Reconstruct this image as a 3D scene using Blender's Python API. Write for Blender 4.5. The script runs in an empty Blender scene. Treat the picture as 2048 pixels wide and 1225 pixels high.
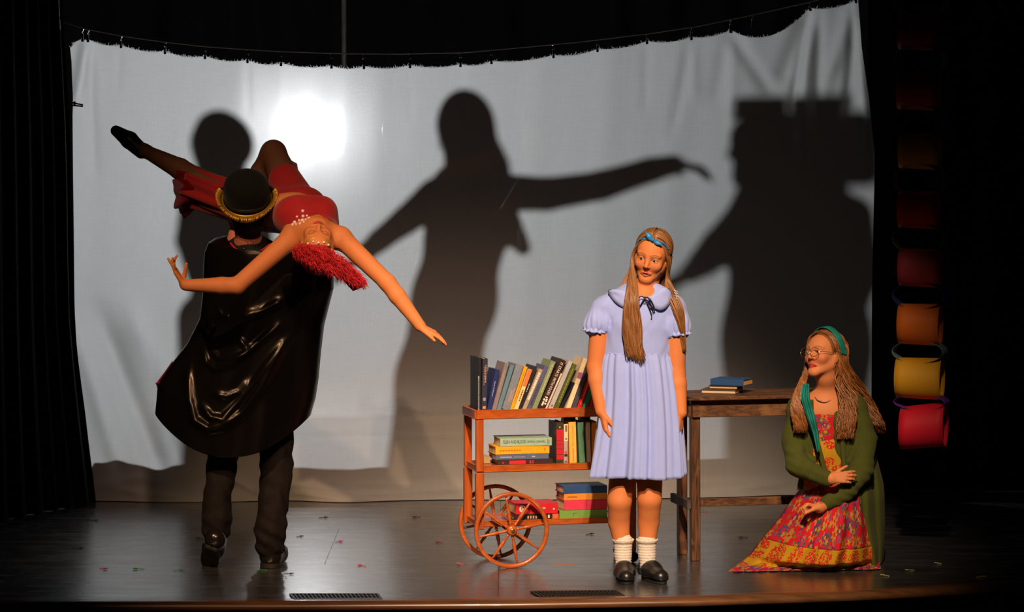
import bpy, bmesh, math, random
import numpy as np
from mathutils import Vector, Matrix, Euler
random.seed(7)
rng = np.random.default_rng(11)
SC = bpy.context.scene
COL = SC.collection
PI = math.pi

# ------------------------------------------------------------------ camera
FPX, CAM, HOR = 6350.0, Vector((0.0, -14.0, 2.10)), 212.0
PITCH = math.atan((612.5 - HOR) / FPX)
cam_d = bpy.data.cameras.new('camera')
cam_d.sensor_width = 36.0
cam_d.lens = FPX / 2048.0 * 36.0
cam_d.clip_end = 200
cam_o = bpy.data.objects.new('camera', cam_d)
COL.objects.link(cam_o)
cam_o.location = CAM
cam_o.rotation_euler = (PI / 2 - PITCH, 0, 0)
SC.camera = cam_o
_cp, _sp = math.cos(PITCH), math.sin(PITCH)

def ray(px, py):
    xc = (px - 1024.0) / FPX
    yc = (612.5 - py) / FPX
    return Vector((xc, _cp + yc * _sp, -_sp + yc * _cp))

def pix(px, py, Y=0.0):
    """point seen at photo pixel (px,py) on the vertical plane y=Y"""
    d = ray(px, py)
    return CAM + d * ((Y - CAM.y) / d.y)

def flo(px, py, z=0.0):
    d = ray(px, py)
    return CAM + d * ((z - CAM.z) / d.z)

# ------------------------------------------------------------------ world, exposure, front lights
w = bpy.data.worlds.new('world')
SC.world = w
w.use_nodes = True
w.node_tree.nodes['Background'].inputs[0].default_value = (0.5, 0.55, 0.65, 1)
w.node_tree.nodes['Background'].inputs[1].default_value = 0.004
SC.view_settings.view_transform = 'Standard'
SC.view_settings.look = 'None'
SC.view_settings.gamma = 1.0
SC.view_settings.use_curve_mapping = False
SC.view_settings.exposure = 0.0

def spot(name, loc, target, power, col, size_deg, blend=0.4, radius=0.09):
    d = bpy.data.lights.new(name, 'SPOT')
    d.energy = power
    d.color = col
    d.spot_size = math.radians(size_deg)
    d.spot_blend = blend
    d.shadow_soft_size = radius
    o = bpy.data.objects.new(name, d)
    COL.objects.link(o)
    o.location = loc
    o.rotation_euler = (Vector(target) - Vector(loc)).to_track_quat('-Z', 'Y').to_euler()
    return o

spot('front_house_spotlight', (0.45, -9.4, 7.9), (0.50, 0.2, 0.55), 6900, (1.0, 0.73, 0.48), 16.4, 0.85)
spot('front_house_spotlight', (-3.4, -8.6, 8.3), (-1.05, 0.2, 0.95), 3300, (1.0, 0.62, 0.33), 14.5, 0.8)
spot('front_wash_light', (0.9, -9.6, 6.6), (-0.25, 2.4, -0.75), 3000, (1.0, 0.60, 0.40), 20, 1.0, 0.15)
LAMP = None  # backlight position, set with the sheet below

# ------------------------------------------------------------------ materials
MATS = {}
def mat(name, col=(0.8, 0.8, 0.8), rough=0.6, metal=0.0, spec=0.4, var=0.0, vscale=20.0, bump=0.0, bscale=60.0,
        stretch=(1, 1, 1), sheen=0.0, coat=0.0, sss=0.0, attr=None, coords='Object', aniso=0.0, detail=4.0):
    if name in MATS:
        return MATS[name]
    m = bpy.data.materials.new(name)
    m.use_nodes = True
    nt = m.node_tree
    b = nt.nodes['Principled BSDF']
    b.inputs['Roughness'].default_value = rough
    b.inputs['Metallic'].default_value = metal
    b.inputs['Specular IOR Level'].default_value = spec
    b.inputs['Sheen Weight'].default_value = sheen
    b.inputs['Coat Weight'].default_value = coat
    b.inputs['Anisotropic'].default_value = aniso
    if sss:
        b.inputs['Subsurface Weight'].default_value = sss
        b.inputs['Subsurface Radius'].default_value = (0.012, 0.005, 0.003)
        b.inputs['Subsurface Scale'].default_value = 0.5
    base = b.inputs['Base Color']
    base.default_value = (*col, 1)
    L = nt.links
    src = None
    if attr:
        a = nt.nodes.new('ShaderNodeAttribute')
        a.attribute_name = attr
        src = a.outputs['Color']
        L.new(src, base)
    if var or bump:
        tc = nt.nodes.new('ShaderNodeTexCoord')
        mp = nt.nodes.new('ShaderNodeMapping')
        mp.inputs['Scale'].default_value = stretch
        L.new(tc.outputs[coords], mp.inputs[0])
        if var:
            n = nt.nodes.new('ShaderNodeTexNoise')
            n.inputs['Scale'].default_value = vscale
            n.inputs['Detail'].default_value = detail
            L.new(mp.outputs[0], n.inputs['Vector'])
            r = nt.nodes.new('ShaderNodeMapRange')
            r.inputs['From Min'].default_value = 0.25
            r.inputs['From Max'].default_value = 0.75
            r.inputs['To Min'].default_value = 1 - var
            r.inputs['To Max'].default_value = 1 + var
            L.new(n.outputs['Fac'], r.inputs[0])
            mx = nt.nodes.new('ShaderNodeVectorMath')
            mx.operation = 'SCALE'
            if src is not None:
                L.new(src, mx.inputs[0])
            else:
                mx.inputs[0].default_value = col
            L.new(r.outputs[0], mx.inputs['Scale'])
            L.new(mx.outputs[0], base)
        if bump:
            n2 = nt.nodes.new('ShaderNodeTexNoise')
            n2.inputs['Scale'].default_value = bscale
            n2.inputs['Detail'].default_value = 3
            L.new(mp.outputs[0], n2.inputs['Vector'])
            bp = nt.nodes.new('ShaderNodeBump')
            bp.inputs['Strength'].default_value = bump
            bp.inputs['Distance'].default_value = 0.01
            L.new(n2.outputs['Fac'], bp.inputs['Height'])
            L.new(bp.outputs[0], b.inputs['Normal'])
    MATS[name] = m
    return m

# ------------------------------------------------------------------ object helpers
def tag(o, label=None, cat=None, group=None, kind=None):
    if label: o['label'] = label
    if cat: o['category'] = cat
    if group: o['group'] = group
    if kind: o['kind'] = kind
    return o

def empty(name, loc, label=None, cat=None, group=None, rot=(0, 0, 0)):
    o = bpy.data.objects.new(name, None)
    COL.objects.link(o)
    o.location = loc
    o.rotation_euler = rot
    o.empty_display_size = 0.05
    return tag(o, label, cat, group)

def world_of(o):
    b = Matrix.Translation(o.location) @ o.rotation_euler.to_matrix().to_4x4()
    return b if o.parent is None else world_of(o.parent) @ o.matrix_parent_inverse @ b

def link(name, me, parent=None, keep=True):
    o = bpy.data.objects.new(name, me)
    COL.objects.link(o)
    if parent is not None:
        o.parent = parent
        if keep:
            mw = world_of(parent)
            o.matrix_parent_inverse = mw.inverted()
    return o

def mesh_np(name, V, Fq, material, smooth=True, cols=None, mats=None, midx=None):
    """V (n,3), Fq: (m,4) or (m,3) array or list of lists"""
    me = bpy.data.meshes.new(name)
    V = np.asarray(V, dtype=np.float32)
    if isinstance(Fq, np.ndarray):
        m, k = Fq.shape
        me.vertices.add(len(V))
        me.vertices.foreach_set('co', V.ravel())
        me.loops.add(m * k)
        me.loops.foreach_set('vertex_index', Fq.astype(np.int32).ravel())
        me.polygons.add(m)
        me.polygons.foreach_set('loop_start', np.arange(0, m * k, k, dtype=np.int32))
        me.polygons.foreach_set('loop_total', np.full(m, k, dtype=np.int32))
        me.update(calc_edges=True)
    else:
        me.from_pydata([tuple(v) for v in V], [], [tuple(f) for f in Fq])
        me.update()
    me.polygons.foreach_set('use_smooth', np.full(len(me.polygons), smooth, dtype=bool))
    for mm in (mats if mats else [material]):
        me.materials.append(mm)
    if midx is not None:
        me.polygons.foreach_set('material_index', np.asarray(midx, dtype=np.int32))
    if cols is not None:
        a = me.color_attributes.new('tint', 'FLOAT_COLOR', 'POINT')
        c = np.ones((len(V), 4), dtype=np.float32)
        c[:, :3] = cols
        a.data.foreach_set('color', c.ravel())
    me.validate()
    return me

class MB:
    """collects shapes; build() links them as ONE mesh object"""
    def __init__(s):
        s.v, s.f = [], []
    def add(s, V, F):
        n = len(s.v)
        s.v += [tuple(v) for v in V]
        s.f += [tuple(i + n for i in f) for f in F]
        return s
    def box(s, c, size, M=None, bev=0.0):
        x, y, z = size[0] / 2, size[1] / 2, size[2] / 2
        bev = min(bev, 0.45 * min(size))
        if bev <= 0:
            V = [Vector((sx * x, sy * y, sz * z)) for sz in (-1, 1) for sy in (-1, 1) for sx in (-1, 1)]
            F = [(0, 2, 3, 1), (4, 5, 7, 6), (0, 1, 5, 4), (2, 6, 7, 3), (0, 4, 6, 2), (1, 3, 7, 5)]
        else:
            V, F = [], []
            idx = {}
            for sx in (-1, 1):
                for sy in (-1, 1):
                    for sz in (-1, 1):
                        for ax in range(3):
                            p = [sx * (x - bev), sy * (y - bev), sz * (z - bev)]
                            p[ax] = (sx * x, sy * y, sz * z)[ax]
                            idx[(sx, sy, sz, ax)] = len(V)
                            V.append(Vector(p))
            for ax in range(3):
                o = [a for a in range(3) if a != ax]
                for sg in (-1, 1):
                    q = []
                    for a, b2 in ((-1, -1), (1, -1), (1, 1), (-1, 1)):
                        k = [0, 0, 0]; k[ax] = sg; k[o[0]] = a; k[o[1]] = b2
                        q.append(idx[(*k, ax)])
                    F.append(tuple(q))
            for ax in range(3):           # edges parallel to ax
                o = [a for a in range(3) if a != ax]
                for a in (-1, 1):
                    for b2 in (-1, 1):
                        q = []
                        for sg, fa in ((-1, o[0]), (-1, o[1]), (1, o[1]), (1, o[0])):
                            k = [0, 0, 0]; k[ax] = sg; k[o[0]] = a; k[o[1]] = b2
                            q.append(idx[(*k, fa)])
                        F.append(tuple(q))
            for sx in (-1, 1):
                for sy in (-1, 1):
                    for sz in (-1, 1):
                        F.append((idx[(sx, sy, sz, 0)], idx[(sx, sy, sz, 1)], idx[(sx, sy, sz, 2)]))
        c = Vector(c)
        V = [(M @ v if M else v) + c for v in V]
        return s.add(V, F)
    def beam(s, a, b, wx, wy, up=(0, 0, 1), bev=0.0):
        """box from a to b with section wx (sideways) x wy (along up)"""
        a, b = Vector(a), Vector(b)
        d = (b - a)
        L = d.length
        d.normalize()
        u = Vector(up)
        sd = d.cross(u)
        if sd.length < 1e-4:
            sd = d.cross(Vector((0, 1, 0)))
        sd.normalize()
        u = sd.cross(d)
        M = Matrix((sd, d, u)).transposed()
        return s.box((a + b) / 2, (wx, L, wy), M, bev)
    def tube(s, pts, r, n=8, closed=False, caps=True, flat=None):
        pts = [Vector(p) for p in pts]
        k = len(pts)
        if not hasattr(r, '__len__'):
            r = [r] * k
        V, F = [], []
        prev = None
        for i, p in enumerate(pts):
            if closed:
                t = pts[(i + 1) % k] - pts[i - 1]
            else:
                t = pts[min(i + 1, k - 1)] - pts[max(i - 1, 0)]
            t = t.normalized() if t.length > 1e-9 else Vector((0, 0, 1))
            if prev is None:
                a = Vector((0, 0, 1)) if abs(t.z) < 0.9 else Vector((1, 0, 0))
                if flat is not None:
                    a = Vector(flat[0])
                prev = (a - t * a.dot(t)).normalized()
            else:
                prev = prev - t * prev.dot(t)
                prev = prev.normalized() if prev.length > 1e-6 else Vector((1, 0, 0))
            bn = t.cross(prev)
            fl = flat[1] if flat is not None else 1.0
            for j in range(n):
                a = 2 * PI * j / n
                V.append(p + (prev * math.cos(a) * fl + bn * math.sin(a)) * r[i])
        m = k if closed else k - 1
        for i in range(m):
            for j in range(n):
                i2 = (i + 1) % k
                F.append((i * n + j, i * n + (j + 1) % n, i2 * n + (j + 1) % n, i2 * n + j))
        if caps and not closed:
            F.append(tuple(range(n - 1, -1, -1)))
            F.append(tuple((k - 1) * n + j for j in range(n)))
        return s.add(V, F)
    def lathe(s, prof, M=None, n=20, caps=True):
        """prof list of (r,z) about local z"""
        V, F = [], []
        for r, z in prof:
            for j in range(n):
                a = 2 * PI * j / n
                v = Vector((r * math.cos(a), r * math.sin(a), z))
                V.append(M @ v if M else v)
        for i in range(len(prof) - 1):
            for j in range(n):
                F.append((i * n + j, i * n + (j + 1) % n, (i + 1) * n + (j + 1) % n, (i + 1) * n + j))
        if caps:
            F.append(tuple(range(n - 1, -1, -1)))
            F.append(tuple((len(prof) - 1) * n + j for j in range(n)))
        return s.add(V, F)
    def grid(s, fn, nu, nv, closeu=False):
        V = [fn(i / nu, j / nv) for j in range(nv + 1) for i in range(nu + (0 if closeu else 1))]
        W = nu if closeu else nu + 1
        F = []
        for j in range(nv):
            for i in range(nu):
                i2 = (i + 1) % W
                F.append((j * W + i, j * W + i2, (j + 1) * W + i2, (j + 1) * W + i))
        return s.add(V, F)
    def ball(s, c, r, n=12, m=8, M=None):
        c = Vector(c)
        r = Vector(r) if hasattr(r, '__len__') else Vector((r, r, r))
        def fn(u, v):
            a, b = 2 * PI * u, PI * (v * 0.998 + 0.001)
            p = Vector((r.x * math.sin(b) * math.cos(a), r.y * math.sin(b) * math.sin(a), -r.z * math.cos(b)))
            return c + (M @ p if M else p)
        return s.grid(fn, n, m, True)
    def build(s, name, material, parent=None, smooth=False, cols=None, thick=0.0, bevel=0.0, auto=None):
        me = bpy.data.meshes.new(name)
        me.from_pydata(s.v, [], s.f)
        me.update()
        me.polygons.foreach_set('use_smooth', np.full(len(me.polygons), smooth, dtype=bool))
        me.materials.append(material)
        if cols is not None:
            a = me.color_attributes.new('tint', 'FLOAT_COLOR', 'POINT')
            c = np.ones((len(s.v), 4), dtype=np.float32); c[:, :3] = cols
            a.data.foreach_set('color', c.ravel())
        o = link(name, me, parent)
        if auto:
            me.set_sharp_from_angle(angle=math.radians(auto)) if hasattr(me, 'set_sharp_from_angle') else None
        if thick:
            md = o.modifiers.new('solid', 'SOLIDIFY'); md.thickness = thick; md.offset = 0
        return o

class CB(MB):
    """shapes given in a local frame, moved to the world by W"""
    def __init__(s, W): super().__init__(); s.W = W
    def build(s, *a, **k):
        s.v = [tuple(s.W @ Vector(v)) for v in s.v]
        return super().build(*a, **k)

def text_mesh(name, body, height, width, M, material, parent, extrude=0.0004, bold=0.0):
    """lettering fitted into width x height; local x = reading direction, y = up, z = outwards"""
    cu = bpy.data.curves.new(name, 'FONT')
    cu.body = body
    cu.align_x = 'CENTER'
    cu.align_y = 'CENTER'
    cu.extrude = extrude
    cu.offset = bold
    cu.resolution_u = 3
    t = bpy.data.objects.new(name, cu)
    COL.objects.link(t)
    bpy.context.view_layer.update()
    dg = bpy.context.evaluated_depsgraph_get()
    me = bpy.data.meshes.new_from_object(t.evaluated_get(dg))
    bpy.data.objects.remove(t)
    n = len(me.vertices)
    co = np.empty(n * 3, dtype=np.float32)
    me.vertices.foreach_get('co', co)
    co = co.reshape(-1, 3)
    mn, mx = co.min(0), co.max(0)
    c = (mn + mx) / 2
    sx = width / max(mx[0] - mn[0], 1e-6)
    sy = height / max(mx[1] - mn[1], 1e-6)
    co = (co - c) * np.array([sx, sy, 1.0])
    M = np.array(M)
    co = co @ M[:3, :3].T + M[:3, 3]
    me.vertices.foreach_set('co', co.astype(np.float32).ravel())
    me.materials.clear()
    me.materials.append(material)
    me.update()
    return link(name, me, parent)

# ------------------------------------------------------------------ smooth implicit bodies
def A(v):
    return np.array([v[0], v[1], v[2]], dtype=np.float64)

class Body:
    def __init__(s):
        s.p = []
    def cone(s, a, b, ra, rb, k=0.02, flat=None, sub=False):
        """round cone a->b; flat=(axis,f): thickness along axis multiplied by f"""
        a, b = A(a), A(b)
        R = max(ra, rb) * (max(1, flat[1]) if flat else 1)
        s.p.append(('c', (a, b, ra, rb, (A(flat[0]) / np.linalg.norm(A(flat[0])), flat[1]) if flat else None), k, sub,
                    np.minimum(a, b) - R, np.maximum(a, b) + R))
        return s
    def chain(s, pts, rad, k=0.02, flat=None):
        for i in range(len(pts) - 1):
            s.cone(pts[i], pts[i + 1], rad[i], rad[i + 1], k if (i == 0 or flat) else min(k, .009), flat)
        return s
    def ell(s, c, r, k=0.02, M=None, sub=False):
        c = A(c)
        r = np.array(r, dtype=np.float64) if hasattr(r, '__len__') else np.array([r, r, r], dtype=np.float64)
        Mi = np.array(M) if M is not None else np.eye(3)
        R = r.max()
        s.p.append(('e', (c, r, Mi), k, sub, c - R, c + R))
        return s
    def field(s, X, Y, Z, F, h):
        xs, ys, zs = X, Y, Z
        for typ, q, k, sub, lo, hi in s.p:
            mg = k + 3 * h
            i0, i1 = np.searchsorted(xs, [lo[0] - mg, hi[0] + mg])
            j0, j1 = np.searchsorted(ys, [lo[1] - mg, hi[1] + mg])
            l0, l1 = np.searchsorted(zs, [lo[2] - mg, hi[2] + mg])
            if i1 <= i0 or j1 <= j0 or l1 <= l0:
                continue
            x = xs[i0:i1, None, None]; y = ys[None, j0:j1, None]; z = zs[None, None, l0:l1]
            if typ == 'c':
                a, b, ra, rb, fl = q
                ab = b - a
                L2 = max(float(ab @ ab), 1e-12)
                t = ((x - a[0]) * ab[0] + (y - a[1]) * ab[1] + (z - a[2]) * ab[2]) / L2
                t = np.clip(t, 0, 1)
                dx = x - a[0] - t * ab[0]; dy = y - a[1] - t * ab[1]; dz = z - a[2] - t * ab[2]
                r = ra + (rb - ra) * t
                d2 = dx * dx + dy * dy + dz * dz
                if fl is not None:
                    u, f = fl
                    c = dx * u[0] + dy * u[1] + dz * u[2]
                    d2 = d2 + c * c * (1 / (f * f) - 1)
                    D = np.sqrt(d2) - r
                    if f < 1:
                        D = D * (0.5 + 0.5 * f)
                else:
                    D = np.sqrt(d2) - r
            else:
                c, r, M = q
                dx, dy, dz = x - c[0], y - c[1], z - c[2]
                lx = dx * M[0, 0] + dy * M[1, 0] + dz * M[2, 0]
                ly = dx * M[0, 1] + dy * M[1, 1] + dz * M[2, 1]
                lz = dx * M[0, 2] + dy * M[1, 2] + dz * M[2, 2]
                k0 = np.sqrt((lx / r[0]) ** 2 + (ly / r[1]) ** 2 + (lz / r[2]) ** 2)
                k1 = np.sqrt((lx / r[0] ** 2) ** 2 + (ly / r[1] ** 2) ** 2 + (lz / r[2] ** 2) ** 2)
                D = k0 * (k0 - 1) / np.maximum(k1, 1e-6)
            W = F[i0:i1, j0:j1, l0:l1]
            if sub:
                D = -D
                hh = np.maximum(k - np.abs(W - D), 0) / k
                np.copyto(W, np.maximum(W, D) + hh * hh * k * 0.25)
            else:
                hh = np.maximum(k - np.abs(W - D), 0) / k
                np.copyto(W, np.minimum(W, D) - hh * hh * k * 0.25)
    def bounds(s):
        ps = [p for p in s.p if not p[3]]
        lo = np.min([p[4] for p in ps], axis=0)
        hi = np.max([p[5] for p in ps], axis=0)
        return lo, hi
    def mesh(s, h, lo=None, hi=None, disp=None):
        b0, b1 = s.bounds()
        lo = b0 - 4 * h if lo is None else np.maximum(A(lo), b0 - 4 * h)
        hi = b1 + 4 * h if hi is None else np.minimum(A(hi), b1 + 4 * h)
        ax = [np.arange(np.floor(lo[i] / h) * h, hi[i] + h, h) for i in range(3)]
        F = np.full((len(ax[0]), len(ax[1]), len(ax[2])), 0.08)
        s.field(ax[0], ax[1], ax[2], F, h)
        if disp is not None:
            near = np.abs(F) < 0.04
            I = np.nonzero(near)
            P = np.stack([ax[0][I[0]], ax[1][I[1]], ax[2][I[2]]], 1)
            F[I] -= disp(P)
        return nets(F, np.array([a[0] for a in ax]), h)

def nets(F, o, h):
    S = F < 0
    nx, ny, nz = F.shape
    cnt = np.zeros((nx - 1, ny - 1, nz - 1), dtype=np.int8)
    for a in (0, 1):
        for b in (0, 1):
            for c in (0, 1):
                cnt += S[a:nx - 1 + a, b:ny - 1 + b, c:nz - 1 + c]
    act = (cnt > 0) & (cnt < 8)
    I = np.nonzero(act)
    n = len(I[0])
    idx = np.full(act.shape, -1, dtype=np.int32)
    idx[I] = np.arange(n)
    acc = np.zeros((n, 3)); num = np.zeros(n)
    cor = [(a, b, c) for a in (0, 1) for b in (0, 1) for c in (0, 1)]
    for p in cor:
        for ax in range(3):
            if p[ax] == 1:
                continue
            q = list(p); q[ax] = 1
            f0 = F[I[0] + p[0], I[1] + p[1], I[2] + p[2]]
            f1 = F[I[0] + q[0], I[1] + q[1], I[2] + q[2]]
            m = (f0 < 0) != (f1 < 0)
            t = np.where(m, f0 / np.where(m, f0 - f1, 1), 0)
            e = np.zeros((n, 3)); e[:] = p
            e[:, ax] += t
            acc[m] += e[m]
            num += m
    V = np.stack(I, 1) + acc / np.maximum(num, 1)[:, None]
    V = V * h + o
    quads = []
    for ax in range(3):
        sl0 = [slice(1, -1)] * 3; sl1 = [slice(1, -1)] * 3
        sl0[ax] = slice(0, -1); sl1[ax] = slice(1, None)
        a = S[tuple(sl0)]; b = S[tuple(sl1)]
        ch = np.nonzero(a != b)
        if len(ch[0]) == 0:
            continue
        base = [c.copy() for c in ch]
        o1, o2 = [(1, 2), (2, 0), (0, 1)][ax]
        for d in (o1, o2):
            base[d] = base[d] + 1
        def cell(d1, d2):
            c = [x.copy() for x in base]
            c[o1] = c[o1] - 1 + d1; c[o2] = c[o2] - 1 + d2
            return idx[c[0], c[1], c[2]]
        q = np.stack([cell(0, 0), cell(1, 0), cell(1, 1), cell(0, 1)], 1)
        flip = ~a[ch]
        q[flip] = q[flip][:, ::-1]
        quads.append(q)
    Q = np.concatenate(quads) if quads else np.zeros((0, 4), dtype=np.int32)
    Q = Q[(Q >= 0).all(1)]
    return V, Q

def join_np(parts):
    V, Q, n = [], [], 0
    for v, q in parts:
        V.append(v); Q.append(q + n); n += len(v)
    return np.concatenate(V), np.concatenate(Q)

def frame3(fwd, up):
    f = Vector(fwd).normalized()
    r = f.cross(Vector(up)).normalized()
    u = r.cross(f)
    return Matrix((r, f, u)).transposed()     # columns: right, forward, up

def hand(B, wrist, d, n, s, curls, sc=1.0, spread=0.16, thumb=(0.75, 0.75, 0.15, 0.3), wr=0.021):
    """d finger direction, n palm side (fingers curl to it), s thumb side; curls: 4 x (base,mid,tip) radians, index first"""
    wrist = Vector(wrist)
    d = Vector(d).normalized(); n = Vector(n); n = (n - d * n.dot(d)).normalized()
    sd = Vector(s); s = (sd - d * sd.dot(d) - n * sd.dot(n)).normalized()
    offs = (0.026, 0.009, -0.008, -0.024)
    klen = (0.083, 0.086, 0.081, 0.074)
    flen = (0.068, 0.076, 0.070, 0.054)
    for i in range(4):
        kn = wrist + (d * klen[i] + s * offs[i]) * sc
        B.cone(wrist + (s * offs[i] * 0.55 + d * 0.008) * sc, kn, 0.0125 * sc, 0.0098 * sc, 0.010 * sc)
        ang = 0.0
        p = kn
        fd0 = (d + s * (offs[i] / 0.026) * spread).normalized()
        rr = (0.0088, 0.0080, 0.0072, 0.0060)
        if i == 3: rr = tuple(x * 0.88 for x in rr)
        for j in range(3):
            ang += curls[i][j]
            dd = fd0 * math.cos(ang) + n * math.sin(ang)
            L = flen[i] * (0.45, 0.30, 0.25)[j] * sc
            p2 = p + dd * L
            B.cone(p, p2, rr[j] * sc, rr[j + 1] * sc, 0.003)
            p = p2
    tb = wrist + (d * 0.018 + s * 0.020 + n * 0.006) * sc
    a, b2, c, bend = thumb
    td = (d * a + s * b2 + n * c).normalized()
    t1 = tb + td * 0.036 * sc
    td2 = (td + (d * 0.5 - s * 0.3) * bend + n * bend * 0.4).normalized()
    t2 = t1 + td2 * 0.030 * sc
    t3 = t2 + (td2 + (d * 0.3 + n * 0.4) * bend).normalized() * 0.022 * sc
    B.cone(tb, t1, 0.0135 * sc, 0.0105 * sc, 0.010 * sc)
    B.cone(t1, t2, 0.0100 * sc, 0.0090 * sc, 0.003)
    B.cone(t2, t3, 0.0090 * sc, 0.0068 * sc, 0.003)
    B.ell(wrist, (wr * sc, wr * sc, wr * sc), 0.012)

def head(B, c, R, sc=1.0, eyes='open', mouth=0.0, ears=True):
    """c: point between the ears at eye height; R columns right, forward, up"""
    c = Vector(c)
    def P(x, y, z): return c + (R @ Vector((x, y, z))) * sc
    M = np.array(R)
    def E(x, y, z, r, k=0.012, sub=False): B.ell(P(x, y, z), tuple(a * sc for a in r), k * sc, M, sub)
    E(0, -0.018, 0.030, (0.073, 0.090, 0.082), 0.02)
    E(0, 0.022, -0.020, (0.060, 0.066, 0.078), 0.03)
    E(0, 0.036, 0.030, (0.056, 0.050, 0.052), 0.03)
    for sx in (-1, 1):
        B.cone(P(sx * 0.050, -0.008, -0.052), P(sx * 0.014, 0.062, -0.100), 0.020 * sc, 0.016 * sc, 0.03 * sc)
        E(sx * 0.040, 0.058, -0.030, (0.022, 0.022, 0.022), 0.022)
        B.cone(P(sx * 0.012, 0.082, 0.019), P(sx * 0.046, 0.070, 0.019), 0.008 * sc, 0.008 * sc, 0.012 * sc)
        E(sx * 0.031, 0.093, -0.003, (0.017, 0.013, 0.011), 0.012, True)
    E(0, 0.066, -0.100, (0.020, 0.018, 0.016), 0.02)
    B.cone(P(0, 0.082, 0.006), P(0, 0.100, -0.031), 0.0070 * sc, 0.0095 * sc, 0.012 * sc)
    for sx in (-1, 1):
        E(sx * 0.010, 0.090, -0.036, (0.0068, 0.008, 0.0058), 0.006)
        B.ell(P(sx * 0.031, 0.0715, -0.003), 0.0150 * sc, 0.004 * sc, M)
        if eyes == 'open':
            E(sx * 0.031, 0.090, -0.0038, (0.0145, 0.0125, 0.0050), 0.002, True)
        if ears:
            E(sx * 0.073, -0.010, -0.014, (0.008, 0.018, 0.030), 0.006)
    for sx in (-1, 1):
        B.cone(P(sx * .004, 0.0870, -0.0640), P(sx * 0.024, 0.076, -0.068), 0.0050 * sc, 0.0028 * sc, 0.006 * sc)
        B.cone(P(sx * .003, 0.0855, -0.0750 - 0.012 * mouth), P(sx * 0.021, 0.076, -0.070 - 0.004 * mouth), 0.0055 * sc, 0.0028 * sc, 0.006 * sc)
    E(0, 0.092, -0.0695 - 0.005 * mouth, (0.020, 0.014, 0.0010 + 0.007 * mouth), 0.002, True)
    B.cone(P(0, -0.022, -0.050), P(0, -0.028, -0.105), 0.045 * sc, 0.043 * sc, 0.02 * sc)
    return P

def face_cols(V, P_inv, base, lip, brow, sc, lid=None, blush=None, mouth=0.0):
    """intrinsic colours of a face: lips, brows, lash line, rouge. P_inv maps to head space"""
    L = (V - np.array(P_inv[0])) @ np.array(P_inv[1]) / sc
    C = np.tile(np.array(base), (len(V), 1)).astype(np.float64)
    x, y, z = L[:, 0], L[:, 1], L[:, 2]
    front = (y > 0.055)
    def mix(m, col):
        m = np.clip(m, 0, 1)[:, None]
        C[:] = C * (1 - m) + np.array(col) * m
    if blush is not None:
        d = np.sqrt(((np.abs(x) - 0.042) / 0.022) ** 2 + ((z + 0.035) / 0.018) ** 2)
        mix(np.where(front | (y > 0.02), 0.55 * np.clip(1.4 - d, 0, 1), 0), blush)
    lz = -0.0695 - 0.005 * mouth
    d = np.sqrt((x / 0.026) ** 2 + ((z - lz) / (0.0095 + 0.007 * mouth)) ** 2)
    mix(np.where(y > 0.072, np.clip((1.08 - d) * 8, 0, 1), 0), lip)
    d2 = np.sqrt((x / 0.0195) ** 2 + ((z - lz) / (0.0012 + 0.0065 * mouth)) ** 2)
    if mouth > 0:
        mix(np.where((y > 0.06), np.clip((1.05 - d2) * 6, 0, 1), 0), (0.03, 0.008, 0.006))
    bx = np.abs(x)
    bz = 0.0195 + 0.005 * np.sin(np.clip((bx - 0.012) / 0.04, 0, 1) * PI)
    mb = np.clip(1.3 - np.abs(z - bz) / 0.0032, 0, 1) * ((bx > 0.011) & (bx < 0.052) & (y > 0.05))
    mix(mb * 0.85, brow)
    ex = (bx - 0.031) / 0.0155
    up = 0.0052 * np.sqrt(np.clip(1 - ex ** 2, 0, 1))
    if lid is not None:
        dl = np.sqrt(ex ** 2 + ((z + 0.003) / 0.009) ** 2)
        mix(np.where(y > 0.06, np.clip(1.2 - dl, 0, 1) * 0.6, 0), lid)
    return C, (bx, z, y, ex, up)
# ------------------------------------------------------------------ the stage
def interp(x, pts):
    xs = [p[0] for p in pts]; ys = [p[1] for p in pts]
    return float(np.interp(x, xs, ys))

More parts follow.
